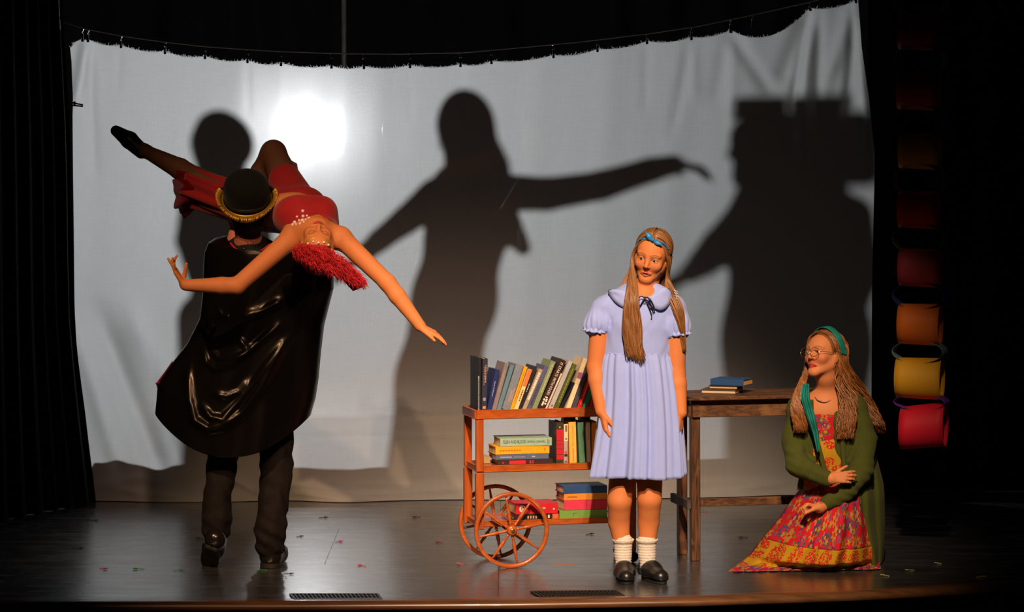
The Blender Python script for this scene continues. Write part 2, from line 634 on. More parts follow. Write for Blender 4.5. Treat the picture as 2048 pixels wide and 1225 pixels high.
M_floor = bpy.data.materials.new('painted_stage_floor')
M_floor.use_nodes = True
def _floor_mat(m):
    nt = m.node_tree; L = nt.links; b = nt.nodes['Principled BSDF']
    tc = nt.nodes.new('ShaderNodeTexCoord')
    mp = nt.nodes.new('ShaderNodeMapping'); mp.inputs['Scale'].default_value = (1, 4, 1)
    L.new(tc.outputs['Object'], mp.inputs[0])
    n = nt.nodes.new('ShaderNodeTexNoise'); n.inputs['Scale'].default_value = 3.0; n.inputs['Detail'].default_value = 8
    L.new(mp.outputs[0], n.inputs['Vector'])
    r = nt.nodes.new('ShaderNodeMapRange'); r.inputs[1].default_value = .3; r.inputs[2].default_value = .7
    r.inputs[3].default_value = .20; r.inputs[4].default_value = .32
    L.new(n.outputs['Fac'], r.inputs[0]); L.new(r.outputs[0], b.inputs['Roughness'])
    c = nt.nodes.new('ShaderNodeValToRGB')
    c.color_ramp.elements[0].position = .3; c.color_ramp.elements[0].color = (.026, .026, .029, 1)
    c.color_ramp.elements[1].position = .75; c.color_ramp.elements[1].color = (.052, .050, .053, 1)
    L.new(n.outputs['Fac'], c.inputs[0])
    # scuffs: thin pale marks
    mp2 = nt.nodes.new('ShaderNodeMapping'); mp2.inputs['Scale'].default_value = (1.4, 22, 1); mp2.inputs['Rotation'].default_value = (0, 0, .1)
    L.new(tc.outputs['Object'], mp2.inputs[0])
    n2 = nt.nodes.new('ShaderNodeTexNoise'); n2.inputs['Scale'].default_value = 4; n2.inputs['Detail'].default_value = 5
    L.new(mp2.outputs[0], n2.inputs['Vector'])
    r2 = nt.nodes.new('ShaderNodeMapRange'); r2.inputs[1].default_value = .66; r2.inputs[2].default_value = .74
    L.new(n2.outputs['Fac'], r2.inputs[0])
    mx = nt.nodes.new('ShaderNodeMix'); mx.data_type = 'RGBA'
    mx.inputs['B'].default_value = (.10, .10, .105, 1)
    L.new(r2.outputs[0], mx.inputs['Factor']); L.new(c.outputs[0], mx.inputs['A']); L.new(mx.outputs['Result'], b.inputs['Base Color'])
    bp = nt.nodes.new('ShaderNodeBump'); bp.inputs['Strength'].default_value = .02; bp.inputs['Distance'].default_value = .002
    L.new(n2.outputs['Fac'], bp.inputs['Height']); L.new(bp.outputs[0], b.inputs['Normal'])
    b.inputs['Specular IOR Level'].default_value = 1.0; b.inputs['Coat Weight'].default_value = .7; b.inputs['Coat Roughness'].default_value = .27
_floor_mat(M_floor)

M_black = mat('black_velour', (.002, .002, .0022), .9, spec=.1, var=.3, vscale=3, bump=.2, bscale=200, sheen=.02)
M_blackwall = mat('black_back_curtain', (.075, .078, .082), .95, spec=.05, var=.2, vscale=2)
M_nosing = mat('varnished_edge_wood', (.13, .055, .022), .3, spec=.5, var=.4, vscale=3, stretch=(1, 14, 14), coat=.3)
M_dark = mat('dark_paint', (.006, .006, .006), .8, spec=.2)

# front edge of the stage follows a shallow curve
EDGE = [(-4.6, -.70), (-2.17, -.60), (-1.0, -.585), (0, -.55), (0.8, -.47), (1.5, -.32), (2.25, -.06), (3.2, .36), (4.6, 1.1)]
def edge_y(x):
    return interp(x, EDGE)
floor = MB()
X0, X1, Y1 = -4.6, 4.6, 9.2
xs = [X0 + (X1 - X0) * i / 60 for i in range(61)]
V = [(x, edge_y(x), -.012) for x in xs] + [(x, Y1, -.012) for x in xs]
F = [(i, i + 1, 61 + i + 1, 61 + i) for i in range(60)]
floor.add(V, F)
fo = floor.build('floor', M_dark)
tag(fo, kind='structure')
# sheet-material floor panels laid with thin joints, clipped to the curved edge
PW, PD, GAP = 2.42, 1.21, .0009
row = 0
y = -.75
while y < Y1 - .01:
    x = X0 - (1.1 if row % 2 else .3)
    while x < X1:
        a, b = max(x + GAP, X0), min(x + PW - GAP, X1)
        if b - a > .05:
            n = 16
            m = MB()
            fr, bk = [], []
            for i in range(n + 1):
                xx = a + (b - a) * i / n
                yf = max(y + GAP, edge_y(xx)); yb = min(y + PD - GAP, Y1)
                yb = max(yb, yf + .001)
                fr.append((xx, yf)); bk.append((xx, yb))
            V = [(p[0], p[1], 0) for p in fr] + [(p[0], p[1], 0) for p in bk] + [(p[0], p[1], -.0119) for p in fr] + [(p[0], p[1], -.0119) for p in bk]
            k = n + 1
            F = [(i, i + 1, k + i + 1, k + i) for i in range(n)]
            F += [(2 * k + i, 2 * k + i + 1, i + 1, i) for i in range(n)] + [(k + i, k + i + 1, 3 * k + i + 1, 3 * k + i) for i in range(n)]
            F += [(0, k, 3 * k, 2 * k), (n, 2 * k + n, 3 * k + n, k + n)]
            m.add(V, F)
            m.build('floor_panel', M_floor, fo)
        x += PW
    y += PD
    row += 1
# rounded wooden nosing and black face below it
ns = MB()
prof = [(0.0, 0.004), (-.05, .006), (-.085, .002), (-.10, -.012), (-.10, -.03), (-.07, -.036), (0.0, -.036)]
V, F = [], []
for x in xs:
    e = edge_y(x)
    for dy, z in prof:
        V.append((x, e + dy - .001, z))
k = len(prof)
for i in range(60):
    for j in range(k - 1):
        F.append((i * k + j, i * k + j + 1, (i + 1) * k + j + 1, (i + 1) * k + j))
ns.add(V, F)
tag(ns.build('trim_1', M_nosing, smooth=True), 'rounded varnished wooden edge along the stage front', kind='structure')
fc = MB()
V = [(x, edge_y(x) - .02, -.03) for x in xs] + [(x, edge_y(x) - .02, -1.1) for x in xs]
fc.add(V, [(i, 61 + i, 61 + i + 1, i + 1) for i in range(60)])
tag(fc.build('wall_front', M_dark), 'black panel face below the stage edge', kind='structure')

# black back wall drape and the pipe that hangs before it
bw = MB()
bw.grid(lambda u, v: Vector((-4.6 + 9.2 * u, 8.6 + .05 * math.sin(u * 150) + .03 * math.sin(u * 61 + 1), 5.2 * v)), 260, 1)
tag(bw.build('wall_back', M_blackwall, smooth=True), 'black drape across the back of the stage', kind='structure')
pp = MB()
pb = pix(688, 112, 7.3)
pp.tube([(pb.x, 7.3, 0), (pb.x, 7.3, 5.1)], .017, 12)
tag(pp.build('hanging_pipe', mat('galvanised_pipe', (.75, .78, .76), .45, metal=.2, var=.1), smooth=True),
    'thin grey vertical pipe rising above the white sheet', 'pipe')

# ------------------------------------------------------------------ white sheet on its wire
CLIPS = [(165, 77), (176, 78), (242, 90), (330, 102), (410, 112), (495, 120), (562, 126), (663, 131), (728, 132), (820, 130), (921, 128),
         (983, 122), (1107, 110), (1195, 98), (1294, 82), (1383, 74), (1461, 60), (1619, 16), (1712, 0)]
SAG = {(1461, 1619): 34, (1619, 1712): 8, (165, 176): 3}
TOP = [(140, 96), (150, 84)]
for (a, b) in zip(CLIPS[:-1], CLIPS[1:]):
    s = SAG.get((a[0], b[0]), 6)
    for t in np.linspace(0, 1, 9)[:-1]:
        TOP.append((a[0] + (b[0] - a[0]) * t, a[1] + (b[1] - a[1]) * t + s * 4 * t * (1 - t)))
TOP.append(CLIPS[-1]); TOP.append((1716, -6))
LEFT = [(0.0, 140), (.03, 143), (.13, 145), (.25, 146), (.55, 149), (.66, 152), (.80, 170), (.92, 183), (1, 193)]
RIGHT = [(0.0, 1716), (.1, 1724), (.2, 1738), (.32, 1750), (.45, 1747), (.6, 1744), (.8, 1743), (1, 1742)]
BOT = [(140, 1004), (300, 1004), (415, 1008), (520, 1005), (700, 1003), (950, 999), (1300, 993), (1745, 987)]
def base_Y(px):
    return interp(px, [(140, 2.80), (700, 2.83), (1300, 2.97), (1745, 3.10)])
_ph = rng.uniform(0, 6.28, 12)
def ridge(x, y, x0, y0, x1, y1, wd, amp, fade=.15):
    dx, dy = x1 - x0, y1 - y0
    L2 = dx * dx + dy * dy
    t = ((x - x0) * dx + (y - y0) * dy) / L2
    d = abs((x - x0) * dy - (y - y0) * dx) / math.sqrt(L2)
    if t < -fade or t > 1 + fade: return 0.0
    e = min(1, (t + fade) / (2 * fade), (1 + fade - t) / (2 * fade))
    return amp * math.exp(-(d / wd) ** 2) * max(e, 0)
FOLDS = [(205, 640, 330, 960, 22, .055), (150, 660, 245, 960, 18, -.03), (260, 620, 400, 930, 24, -.035), (300, 700, 350, 900, 13, .012),
         (1461, 64, 1545, 190, 15, .022), (1619, 22, 1560, 170, 20, .035), (1619, 22, 1600, 330, 12, -.03), (1619, 22, 1585, 200, 9, .03), (1640, 40, 1635, 260, 10, .02),
         (1712, 5, 1690, 230, 14, .035), (1712, 5, 1655, 160, 16, -.028), (1700, 60, 1672, 300, 11, -.02), (1712, 5, 1738, 320, 9, -.03), (1461, 64, 1468, 260, 14, -.012),
         (1383, 78, 1345, 260, 12, .012), (1383, 78, 1390, 200, 12, -.008), (1294, 86, 1290, 220, 10, .007), (1461, 64, 1430, 200, 16, .014),
         (175, 80, 150, 210, 12, -.04), (178, 80, 190, 330, 10, .016), (240, 92, 236, 180, 8, .006), (690, 130, 688, 330, 7, .0012), (662, 132, 660, 200, 8, -.001),
         (562, 128, 560, 200, 8, .002), (820, 130, 822, 240, 8, -.005), (921, 130, 925, 240, 8, .005), (495, 121, 497, 230, 8, -.005),
         (600, 830, 940, 833, 7, -.006), (610, 874, 930, 872, 5, .004), (560, 968, 800, 985, 9, .03), (700, 985, 940, 975, 10, .022), (240, 980, 420, 992, 9, .03),
         (150, 980, 300, 955, 12, .02), (440, 940, 520, 985, 10, .035), (590, 985, 690, 993, 6, .035), (1380, 978, 1560, 968, 8, .02), (980, 970, 1200, 982, 9, .02)]
def sheet_pt(u, v):
    xl, xr = interp(v, LEFT), interp(v, RIGHT)
    px = xl + (xr - xl) * u
    pxt = 140 + (1716 - 140) * u
    yt = interp(pxt, TOP); yb = interp(px, BOT)
    py = yt + (yb - yt) * v
    d = 0.0
    d += .005 * math.sin(px * .021 + _ph[0]) * math.sin(py * .004 + _ph[1]) + .004 * math.sin(px * .047 + py * .003 + _ph[2]) * (1 - .6 * v)
    d += .002 * math.sin(px * .011 + py * .02 + _ph[3]) + .0015 * math.sin(px * .09 + py * .006 + _ph[4])
    for f in FOLDS:
        d += ridge(px, py, *f)
    d += .012 * max(0, (v - .90) / .1) * math.sin(px * .031 + _ph[5])
    Y = base_Y(px) - d
    p = pix(px, py, base_Y(px))
    p.y = Y
    if v > .955:                                   # the last hand's breadth lies on the boards
        t = (v - .955) / .045
        p.y -= .07 * t * t * (1 + .5 * math.sin(px * .019 + _ph[6]))
        p.z = max(p.z, .004 + .012 * abs(math.sin(px * .037 + _ph[7])) * (1 - t))
    p.z = max(p.z, .003)
    return p

M_sheet = bpy.data.materials.new('thin_white_cotton')
M_sheet.use_nodes = True
def _sheet_mat(m):
    nt = m.node_tree; L = nt.links
    for n in list(nt.nodes):
        if n.type != 'OUTPUT_MATERIAL': nt.nodes.remove(n)
    out = [n for n in nt.nodes if n.type == 'OUTPUT_MATERIAL'][0]
    tc = nt.nodes.new('ShaderNodeTexCoord')
    def weave(sx, sz, sc):
        mp = nt.nodes.new('ShaderNodeMapping'); mp.inputs['Scale'].default_value = (sx, 1, sz)
        L.new(tc.outputs['Object'], mp.inputs[0])
        n = nt.nodes.new('ShaderNodeTexNoise'); n.inputs['Scale'].default_value = sc; n.inputs['Detail'].default_value = 3
        L.new(mp.outputs[0], n.inputs['Vector'])
        return n.outputs['Fac']
    a, b = weave(6, 120, 2.2), weave(120, 6, 2.2)
    ad = nt.nodes.new('ShaderNodeMath'); ad.operation = 'ADD'
    L.new(a, ad.inputs[0]); L.new(b, ad.inputs[1])
    r = nt.nodes.new('ShaderNodeMapRange'); r.inputs[1].default_value = .7; r.inputs[2].default_value = 1.3
    r.inputs[3].default_value = .95; r.inputs[4].default_value = 1.03
    L.new(ad.outputs[0], r.inputs[0])
    def tint(c):
        s = nt.nodes.new('ShaderNodeVectorMath'); s.operation = 'SCALE'; s.inputs[0].default_value = c
        L.new(r.outputs[0], s.inputs['Scale'])
        return s.outputs[0]
    bp = nt.nodes.new('ShaderNodeBump'); bp.inputs['Strength'].default_value = .06; bp.inputs['Distance'].default_value = .002
    L.new(ad.outputs[0], bp.inputs['Height'])
    df = nt.nodes.new('ShaderNodeBsdfDiffuse'); L.new(tint((.68, .67, .66)), df.inputs['Color']); L.new(bp.outputs[0], df.inputs['Normal'])
    tr = nt.nodes.new('ShaderNodeBsdfTranslucent'); L.new(tint((.80, .81, .81)), tr.inputs['Color']); L.new(bp.outputs[0], tr.inputs['Normal'])
    rf = nt.nodes.new('ShaderNodeBsdfRefraction'); rf.inputs['Roughness'].default_value = .48; rf.inputs['IOR'].default_value = 1.15
    rf2 = nt.nodes.new('ShaderNodeBsdfRefraction'); rf2.inputs['Roughness'].default_value = .75; rf2.inputs['IOR'].default_value = 1.2
    rf.inputs['Color'].default_value = (1, 1, 1, 1)
    tp = nt.nodes.new('ShaderNodeBsdfTransparent')
    def mix(f, x, y):
        q = nt.nodes.new('ShaderNodeMixShader'); q.inputs[0].default_value = f
        L.new(x, q.inputs[1]); L.new(y, q.inputs[2]); return q.outputs[0]
    s = mix(.55, df.outputs[0], tr.outputs[0])
    s = mix(.012, s, rf2.outputs[0])
    s = mix(.007, s, rf.outputs[0])
    s = mix(.055, s, tp.outputs[0])
    L.new(s, out.inputs[0])
_sheet_mat(M_sheet)
sh_root = empty('hanging_sheet', flo(960, 1000), 'large white cotton sheet hung across the stage and lit from behind', 'sheet')
sm = MB()
sm.grid(sheet_pt, 340, 190)
sm.build('fabric', M_sheet, sh_root, smooth=True)
# frayed threads along the raw top edge
fr = MB()
for i in range(1500):
    u = random.random()
    p = sheet_pt(u, 0.0) + Vector((0, -.002, -.004))
    L = random.uniform(.004, .014) * (1.6 if random.random() < .1 else 1)
    a = random.uniform(-.9, .9)
    q = p + Vector((math.sin(a) * L, random.uniform(-.004, .004), math.cos(a) * L))
    wv = Vector((math.cos(a), 0, -math.sin(a))) * .0011
    fr.add([p - wv, p + wv, q + wv * .4, q - wv * .4], [(0, 1, 2, 3)])
tag(fr.build('frayed_edge', M_sheet, sh_root), 'white frayed threads on the raw top edge', kind='stuff')
# dark clothes-pegs that hold the side of the sheet to the drape
for (ax, ay, bx, by) in ((136, 207, 166, 211),):
    pg = MB()
    pg.beam(pix(ax, ay - 3, 2.74), pix(bx, by - 1, 2.74), .012, .008, bev=.002)
    pg.beam(pix(ax, ay + 3, 2.735), pix(bx, by + 2, 2.735), .012, .008, bev=.002)
    pg.tube([pix((ax + bx) / 2 - 2, ay - 4, 2.737), pix((ax + bx) / 2 - 2, ay + 6, 2.737)], .006, 8)
    tag(pg.build('hanging_peg', M_dark), 'dark peg clamping the side edge of the white sheet', 'peg')

WIRE = [(122, 42), (170, 58), (250, 73), (330, 84), (400, 92), (480, 98), (560, 103), (680, 107), (800, 108), (930, 105), (1000, 99), (1150, 85), (1300, 67),
        (1400, 52), (1500, 31), (1620, 4), (1716, -22), (1790, -46)]
wr = MB()
wr.tube([pix(a, b, base_Y(a) - .005) for a, b in WIRE], .0032, 6)
tag(wr.build('hanging_wire', mat('steel_wire', (.75, .76, .78), .5, metal=.1), smooth=True), 'thin steel wire sagging above the white sheet', 'wire')
M_clip = mat('black_ring_clip', (.012, .012, .012), .3, metal=.6, spec=.6)
M_ball = mat('bright_clip_rivet', (.8, .8, .8), .15, metal=1.0)
for i, (cx, cy) in enumerate(CLIPS + [(1505, 44)]):
    wy = interp(cx, WIRE)
    Y = base_Y(cx) - .006
    r_ = empty('hanging_ring_clip', pix(cx, cy, Y), 'small black ring clip gripping the top edge of the white sheet', 'clip', 'ring clips along the wire')
    if (cx, cy) == (1505, 44):
        r_['label'] = 'black ring clip hanging empty on the wire above the sagging corner'
        del r_['group']
    c0 = pix(cx, wy + 3, Y)
    ring = MB()
    ring.tube([c0 + Vector((.004 * math.sin(t), .012 * math.cos(t), -.008 + .012 * math.sin(t))) for t in np.linspace(0, 2 * PI, 13)[:-1]], .0022, 6, closed=True)
    ring.build('ring', M_clip, r_, smooth=True)
    yb = cy + 2 if cx != 1505 else wy + 20
    cl = MB()
    top = c0 + Vector((0, 0, -.02)); bot = pix(cx, yb, Y)
    if top.z - bot.z < .012: top = bot + Vector((0, 0, .014))
    cl.beam(top, bot, .008, .010, up=(0, 1, 0), bev=.002)
    cl.beam(bot + Vector((0, 0, .004)), bot + Vector((0, 0, -.012)), .013, .012, up=(0, 1, 0), bev=.002)
    cl.build('clip_jaw', M_clip, r_)
    b_ = MB()
    b_.ball(top + Vector((.0045, -.008, .002)), .0032, 8, 6)
    b_.ball(c0 + Vector((-.004, -.011, .004)), .0026, 8, 6)
    b_.build('rivet', M_ball, r_, smooth=True)

# ------------------------------------------------------------------ backlight on a stand, riser behind the sheet
LY = 5.95
LAMP = pix(607, 262, LY)
st = empty('lamp_stand', (LAMP.x, LY + .05, 0), 'black tripod stand holding the backlight behind the sheet', 'stand')
m = MB(); m.tube([(LAMP.x, LY + .1, .10), (LAMP.x, LY + .1, LAMP.z - .172)], .014, 12); m.build('pole', M_dark, st, smooth=True)
for a in (PI / 2, PI / 2 + 2.094, PI / 2 + 4.188):
    m = MB(); m.tube([(LAMP.x, LY + .1, .5), (LAMP.x + .42 * math.cos(a), LY + .1 + .42 * math.sin(a), .012)], .010, 8); m.build('leg', M_dark, st, smooth=True)
lt = empty('stage_light', LAMP, 'black fresnel stage light shining through the white sheet', 'stage light')
m = MB()
R90 = Matrix.Rotation(PI / 2, 4, 'X')          # local z -> -y
T = Matrix.Translation(LAMP) @ R90
m.lathe([(.02, -.22), (.07, -.21), (.085, -.16), (.085, -.012), (.078, .0), (.044, -.001), (.044, -.02)], T, 24)
m.build('housing', M_dark, lt, smooth=True)
m = MB()
m.tube([LAMP + Vector((-.10, .1, 0)), LAMP + Vector((-.10, .1, -.13)), LAMP + Vector((0, .1, -.16)), LAMP + Vector((.10, .1, -.13)), LAMP + Vector((.10, .1, 0))], .008, 8)
m.build('yoke', M_dark, lt, smooth=True)
M_lens = bpy.data.materials.new('glowing_lens'); M_lens.use_nodes = True
nt = M_lens.node_tree
for n in list(nt.nodes):
    if n.type != 'OUTPUT_MATERIAL': nt.nodes.remove(n)
em = nt.nodes.new('ShaderNodeEmission'); em.inputs[0].default_value = (.97, .985, 1.0, 1); em.inputs[1].default_value = 4800
nt.links.new(em.outputs[0], [n for n in nt.nodes if n.type == 'OUTPUT_MATERIAL'][0].inputs[0])
m = MB()
m.lathe([(.0450 * math.cos(t), .0450 * math.sin(t)) for t in np.linspace(0, PI / 2 - .02, 9)], T, 24)
m.build('lens', M_lens, lt, smooth=True)

RZ = .40
m = MB()
RW = Matrix.Translation((-.15, 3.28, 0)) @ Matrix.Rotation(math.radians(3.6), 4, 'Z')
m = CB(RW)
m.box((0, 1.15, RZ - .02), (3.95, 2.3, .04), bev=.004)
m.box((0, .016, RZ / 2 - .02), (3.9, .03, RZ - .041))
m.box((0, 2.28, RZ / 2 - .02), (3.9, .03, RZ - .041))
ri = m.build('stage_riser', mat('black_riser_paint', (.02, .02, .02), .6, var=.2))
tag(ri, 'low black platform standing behind the white sheet', 'platform')

# ------------------------------------------------------------------ black side drapes
def drape(name, label, side, base_pts, edge_pts, folds):
    """base_pts: floor line (x,y) from free edge outward; edge_pts: (z, dx) lean of the free edge"""
    m = MB()
    def fn(u, v):
        z = 4.6 * v
        i = u * (len(base_pts) - 1); k = min(int(i), len(base_pts) - 2); t = i - k
        x = base_pts[k][0] * (1 - t) + base_pts[k + 1][0] * t
        y = base_pts[k][1] * (1 - t) + base_pts[k + 1][1] * t
        x += interp(z, edge_pts) * (1 - u) ** 2
        f = math.sin(u * folds * 2 * PI + .4 * math.sin(v * 3)) * .035 + math.sin(u * folds * 4.7 + 1) * .012
        return Vector((x + f * .35 * side, y + f, .004 + z))
    m.grid(fn, 160, 14)
    o = m.build(name, M_black, smooth=True)
    return tag(o, label, 'curtain')
e0 = pix(193, 1003, 2.66)
zx = [(0, 0.0)]
for (px_, py_) in ((183, 930), (170, 830), (152, 680), (147, 600), (143, 300), (131, 90), (126, 0)):
    q = pix(px_, py_, 2.66); zx.append((q.z, q.x - e0.x))
zx.append((4.6, zx[-1][1] - .05))
drape('stage_drape', 'black velour drape beside the edge of the sheet with the peg', -1,
      [(e0.x, 2.66), (flo(100, 1024).x, flo(100, 1024).y), (flo(0, 1047).x, flo(0, 1047).y), (-3.6, 1.2)], zx, 9)
drape('stage_drape', 'black velour drape behind the hanging paper chain', 1,
      [(pix(1728, 900, 3.3).x, 3.30), (2.7, 3.2), (3.4, 2.9), (4.2, 2.6)], [(0, 0), (4.6, 0)], 9)

# ------------------------------------------------------------------ floor grilles
M_iron = mat('cast_iron', (.02, .02, .02), .5, metal=.5, spec=.5)
def grille(name, c4, label):
    """c4: four floor pixels front-left, front-right, back-right, back-left"""
    P4 = [flo(*p) for p in c4]
    r_ = empty(name, (P4[0] + P4[2]) / 2, label, 'grille')
    def Q(s, t):
        a = P4[0].lerp(P4[1], s); b = P4[3].lerp(P4[2], s); return a.lerp(b, t) + Vector((0, 0, .004))
    m = MB()
    for a, b in (((0, 0), (1, 0)), ((1, 0), (1, 1)), ((1, 1), (0, 1)), ((0, 1), (0, 0))):
        m.beam(Q(*a), Q(*b), .012, .006, bev=.001)
    m.build('frame', M_iron, r_)
    n = 22
    for i in range(1, n):
        m = MB(); m.beam(Q(i / n, .03), Q(i / n, .97), .005, .005)
        m.build('bar', M_iron, r_)
    for t in (.33, .66):
        m = MB(); m.beam(Q(.01, t), Q(.99, t), .004, .004); m.build('cross_bar', M_iron, r_)
    m = MB()
    m.add([P4[0] + Vector((0, 0, .0012)), P4[1] + Vector((0, 0, .0012)), P4[2] + Vector((0, 0, .0012)), P4[3] + Vector((0, 0, .0012))], [(0, 1, 2, 3)])
    m.build('shade_sheet', M_dark, r_)  # flat dark sheet stands for the shade below the bars
grille('floor_grille', ((590, 1202), (763, 1202), (755, 1191), (581, 1191)), 'cast iron floor grille in the bright reflection near the stage edge')
grille('floor_grille', ((1082, 1197), (1247, 1194), (1232, 1184), (1063, 1186)), 'cast iron floor grille before the black slip-on shoes')
# ------------------------------------------------------------------ wood
def wood(name, c1, c2, rough=.4, scale=(1.5, 18, 18), coat=.2, knots=.0, wear=None, bump=.15):
    m = bpy.data.materials.new(name); m.use_nodes = True
    nt = m.node_tree; L = nt.links; b = nt.nodes['Principled BSDF']
    tc = nt.nodes.new('ShaderNodeTexCoord')
    mp = nt.nodes.new('ShaderNodeMapping'); mp.inputs['Scale'].default_value = scale
    L.new(tc.outputs['Object'], mp.inputs[0])
    n = nt.nodes.new('ShaderNodeTexNoise'); n.inputs['Scale'].default_value = 3; n.inputs['Detail'].default_value = 7; n.inputs['Distortion'].default_value = .6 + knots
    L.new(mp.outputs[0], n.inputs['Vector'])
    r = nt.nodes.new('ShaderNodeValToRGB')
    r.color_ramp.elements[0].position = .32; r.color_ramp.elements[0].color = (*c1, 1)
    r.color_ramp.elements[1].position = .70; r.color_ramp.elements[1].color = (*c2, 1)
    L.new(n.outputs['Fac'], r.inputs[0])
    last = r.outputs[0]
    if wear:
        n2 = nt.nodes.new('ShaderNodeTexNoise'); n2.inputs['Scale'].default_value = 9; n2.inputs['Detail'].default_value = 4
        L.new(tc.outputs['Object'], n2.inputs['Vector'])
        q = nt.nodes.new('ShaderNodeMapRange'); q.inputs[1].default_value = .56; q.inputs[2].default_value = .68
        L.new(n2.outputs['Fac'], q.inputs[0])
        mx = nt.nodes.new('ShaderNodeMix'); mx.data_type = 'RGBA'; mx.inputs['B'].default_value = (*wear, 1)
        L.new(q.outputs[0], mx.inputs['Factor']); L.new(last, mx.inputs['A']); last = mx.outputs['Result']
    L.new(last, b.inputs['Base Color'])
    b.inputs['Roughness'].default_value = rough
    b.inputs['Coat Weight'].default_value = coat
    bp = nt.nodes.new('ShaderNodeBump'); bp.inputs['Strength'].default_value = bump; bp.inputs['Distance'].default_value = .003
    L.new(n.outputs['Fac'], bp.inputs['Height']); L.new(bp.outputs[0], b.inputs['Normal'])
    return m
M_cart = wood('varnished_maple', (.30, .058, .009), (.45, .105, .017), .32, (2, 16, 16), .4)
M_cartleg = wood('varnished_maple_upright', (.30, .058, .009), (.45, .105, .017), .32, (16, 16, 2), .4)
M_tab = wood('stained_pine', (.035, .014, .006), (.17, .070, .024), .5, (2, 22, 22), .05, .8, (.20, .09, .03), .3)
M_tableg = wood('stained_pine_upright', (.022, .010, .005), (.15, .060, .020), .5, (22, 22, 2), .05, .8, (.24, .11, .035), .3)
M_grey = wood('grey_weathered_wood', (.035, .028, .025), (.075, .06, .052), .7, (14, 2, 14), 0)

# ------------------------------------------------------------------ two-wheeled wooden book cart
CO = flo(1023, 1137)
CYAW = math.radians(14)
CW = Matrix.Translation(CO) @ Matrix.Rotation(CYAW, 4, 'Z')
CWi = CW.inverted()
def cpx(px, py, ly):
    """cart-local point seen at pixel on the cart's own plane local y=ly"""
    o = CWi @ CAM; d = (CWi.to_3x3() @ ray(px, py))
    return o + d * ((ly - o.y) / d.y)
cart = empty('book_cart', CO, 'orange varnished wooden book cart with two big spoked wheels', 'cart', rot=(0, 0, CYAW))
YF, YB, XL, XR = .040, .272, -.146, .585
zt0, zt1 = cpx(963, 839, YF).z, cpx(963, 820, YF).z       # tray apron
zm0, zm1 = cpx(975, 946, YF).z, cpx(975, 932, YF).z
zl0, zl1 = cpx(1130, 1050, YF).z, cpx(1130, 1038, YF).z
def shelf(name, z0, z1, over, drop, lip=.012):
    t = CB(CW)
    t.box(((XL + XR) / 2, (YF + YB) / 2, z1 - drop - .006), (XR - XL + 2 * over - .014, YB - YF + 2 * over - .014, .012))
    o = t.build(name, M_cart, cart)
    for (c, s) in ((((XL + XR) / 2, YF - over, (z0 + z1) / 2), (XR - XL + 2 * over, lip, z1 - z0)),
                   (((XL + XR) / 2, YB + over, (z0 + z1) / 2), (XR - XL + 2 * over, lip, z1 - z0)),
                   ((XL - over, (YF + YB) / 2, (z0 + z1) / 2), (lip, YB - YF + 2 * over - lip, z1 - z0)),
                   ((XR + over, (YF + YB) / 2, (z0 + z1) / 2), (lip, YB - YF + 2 * over - lip, z1 - z0))):
        e = CB(CW); e.box(c, s, bev=.002)
        s2 = (s[0] + .003, s[1] + .003, .0035)
        e.box((c[0], c[1], z0 + .004), s2, bev=.001); e.box((c[0], c[1], z1 - .003), s2, bev=.001)
        e.build('rail', M_cart, o)
    return o
shelf('top_tray', zt0, zt1, .012, .010)
shelf('middle_shelf', zm0, zm1, -.004, .003)
shelf('bottom_shelf', zl0, zl1, -.004, .003)
for (x, y) in ((XL, YF), (XL, YB), (XR, YF), (XR, YB)):
    t = CB(CW)
    zb = cpx(963, 1060, YF).z if x < 0 else .05
    t.box((x + (.006 if x < 0 else -.006), y, (zt0 + zm0) / 2 + .003), (.034, .026, zt0 - zm0 - .004), bev=.003)
    t.box((x + (.006 if x < 0 else -.006), y, (zm0 + zb) / 2 + .001), (.038, .028, zm0 - zb), bev=.003)
    t.build('post', M_cartleg, cart)
    if x > 0:                                  # small swivel wheel under the far end
        c = CB(CW)
        c.lathe([(.004, -.012), (.024, -.012), (.026, -.006), (.026, .006), (.024, .012), (.004, .012)],
                Matrix.Translation((x, y, .0265)) @ Matrix.Rotation(PI / 2, 4, 'X'), 16)
        c.build('caster', M_dark, cart, smooth=False)
WR = (cpx(1023, 985, -.001).z) / 2
def wheel(ly, name='wheel'):
    w_ = CB(CW)
    T = Matrix.Translation((0, ly, WR)) @ Matrix.Rotation(PI / 2, 4, 'X')
    n = 48
    w_.lathe([(WR - .017, -.009), (WR - .004, -.010), (WR, -.007), (WR, .007), (WR - .004, .010), (WR - .017, .009), (WR - .019, 0), (WR - .017, -.009)], T, n, caps=False)
    o = w_.build(name, M_cart, cart, smooth=True)
    h = CB(CW)
    h.lathe([(.010, -.022), (.021, -.020), (.024, -.012), (.024, .012), (.021, .020), (.010, .022)], T, 20)
    h.build('hub', M_cart, o, smooth=True)
    cap = CB(CW)
    cap.lathe([(.010, .021), (.010, .026), (.006, .028)], T, 14); cap.build('axle_cap', mat('dull_brass', (.20, .13, .05), .4, metal=.8), o)
    for k in range(8):
        a = k * PI / 4 + .17
        s = CB(CW)
        Ts = T @ Matrix.Rotation(a, 4, 'Z') @ Matrix.Rotation(PI / 2, 4, 'Y')
        Lr = WR - .020
        prof = [(.0055, .018), (.0075, .030), (.0075, .036), (.0045, .040), (.0075, .046), (.0055, .050), (.0085, .066), (.0090, .078), (.0070, .100), (.0050, Lr - .016), (.0045, Lr)]
        s.lathe(prof, Ts, 10)
        s.build('spoke', M_cart, o, smooth=True)
    return o
wheel(-.001); wheel(.313)
ax = CB(CW); ax.tube([(0, .0, WR), (0, .312, WR)], .008, 10); ax.build('axle', M_dark, cart, smooth=True)
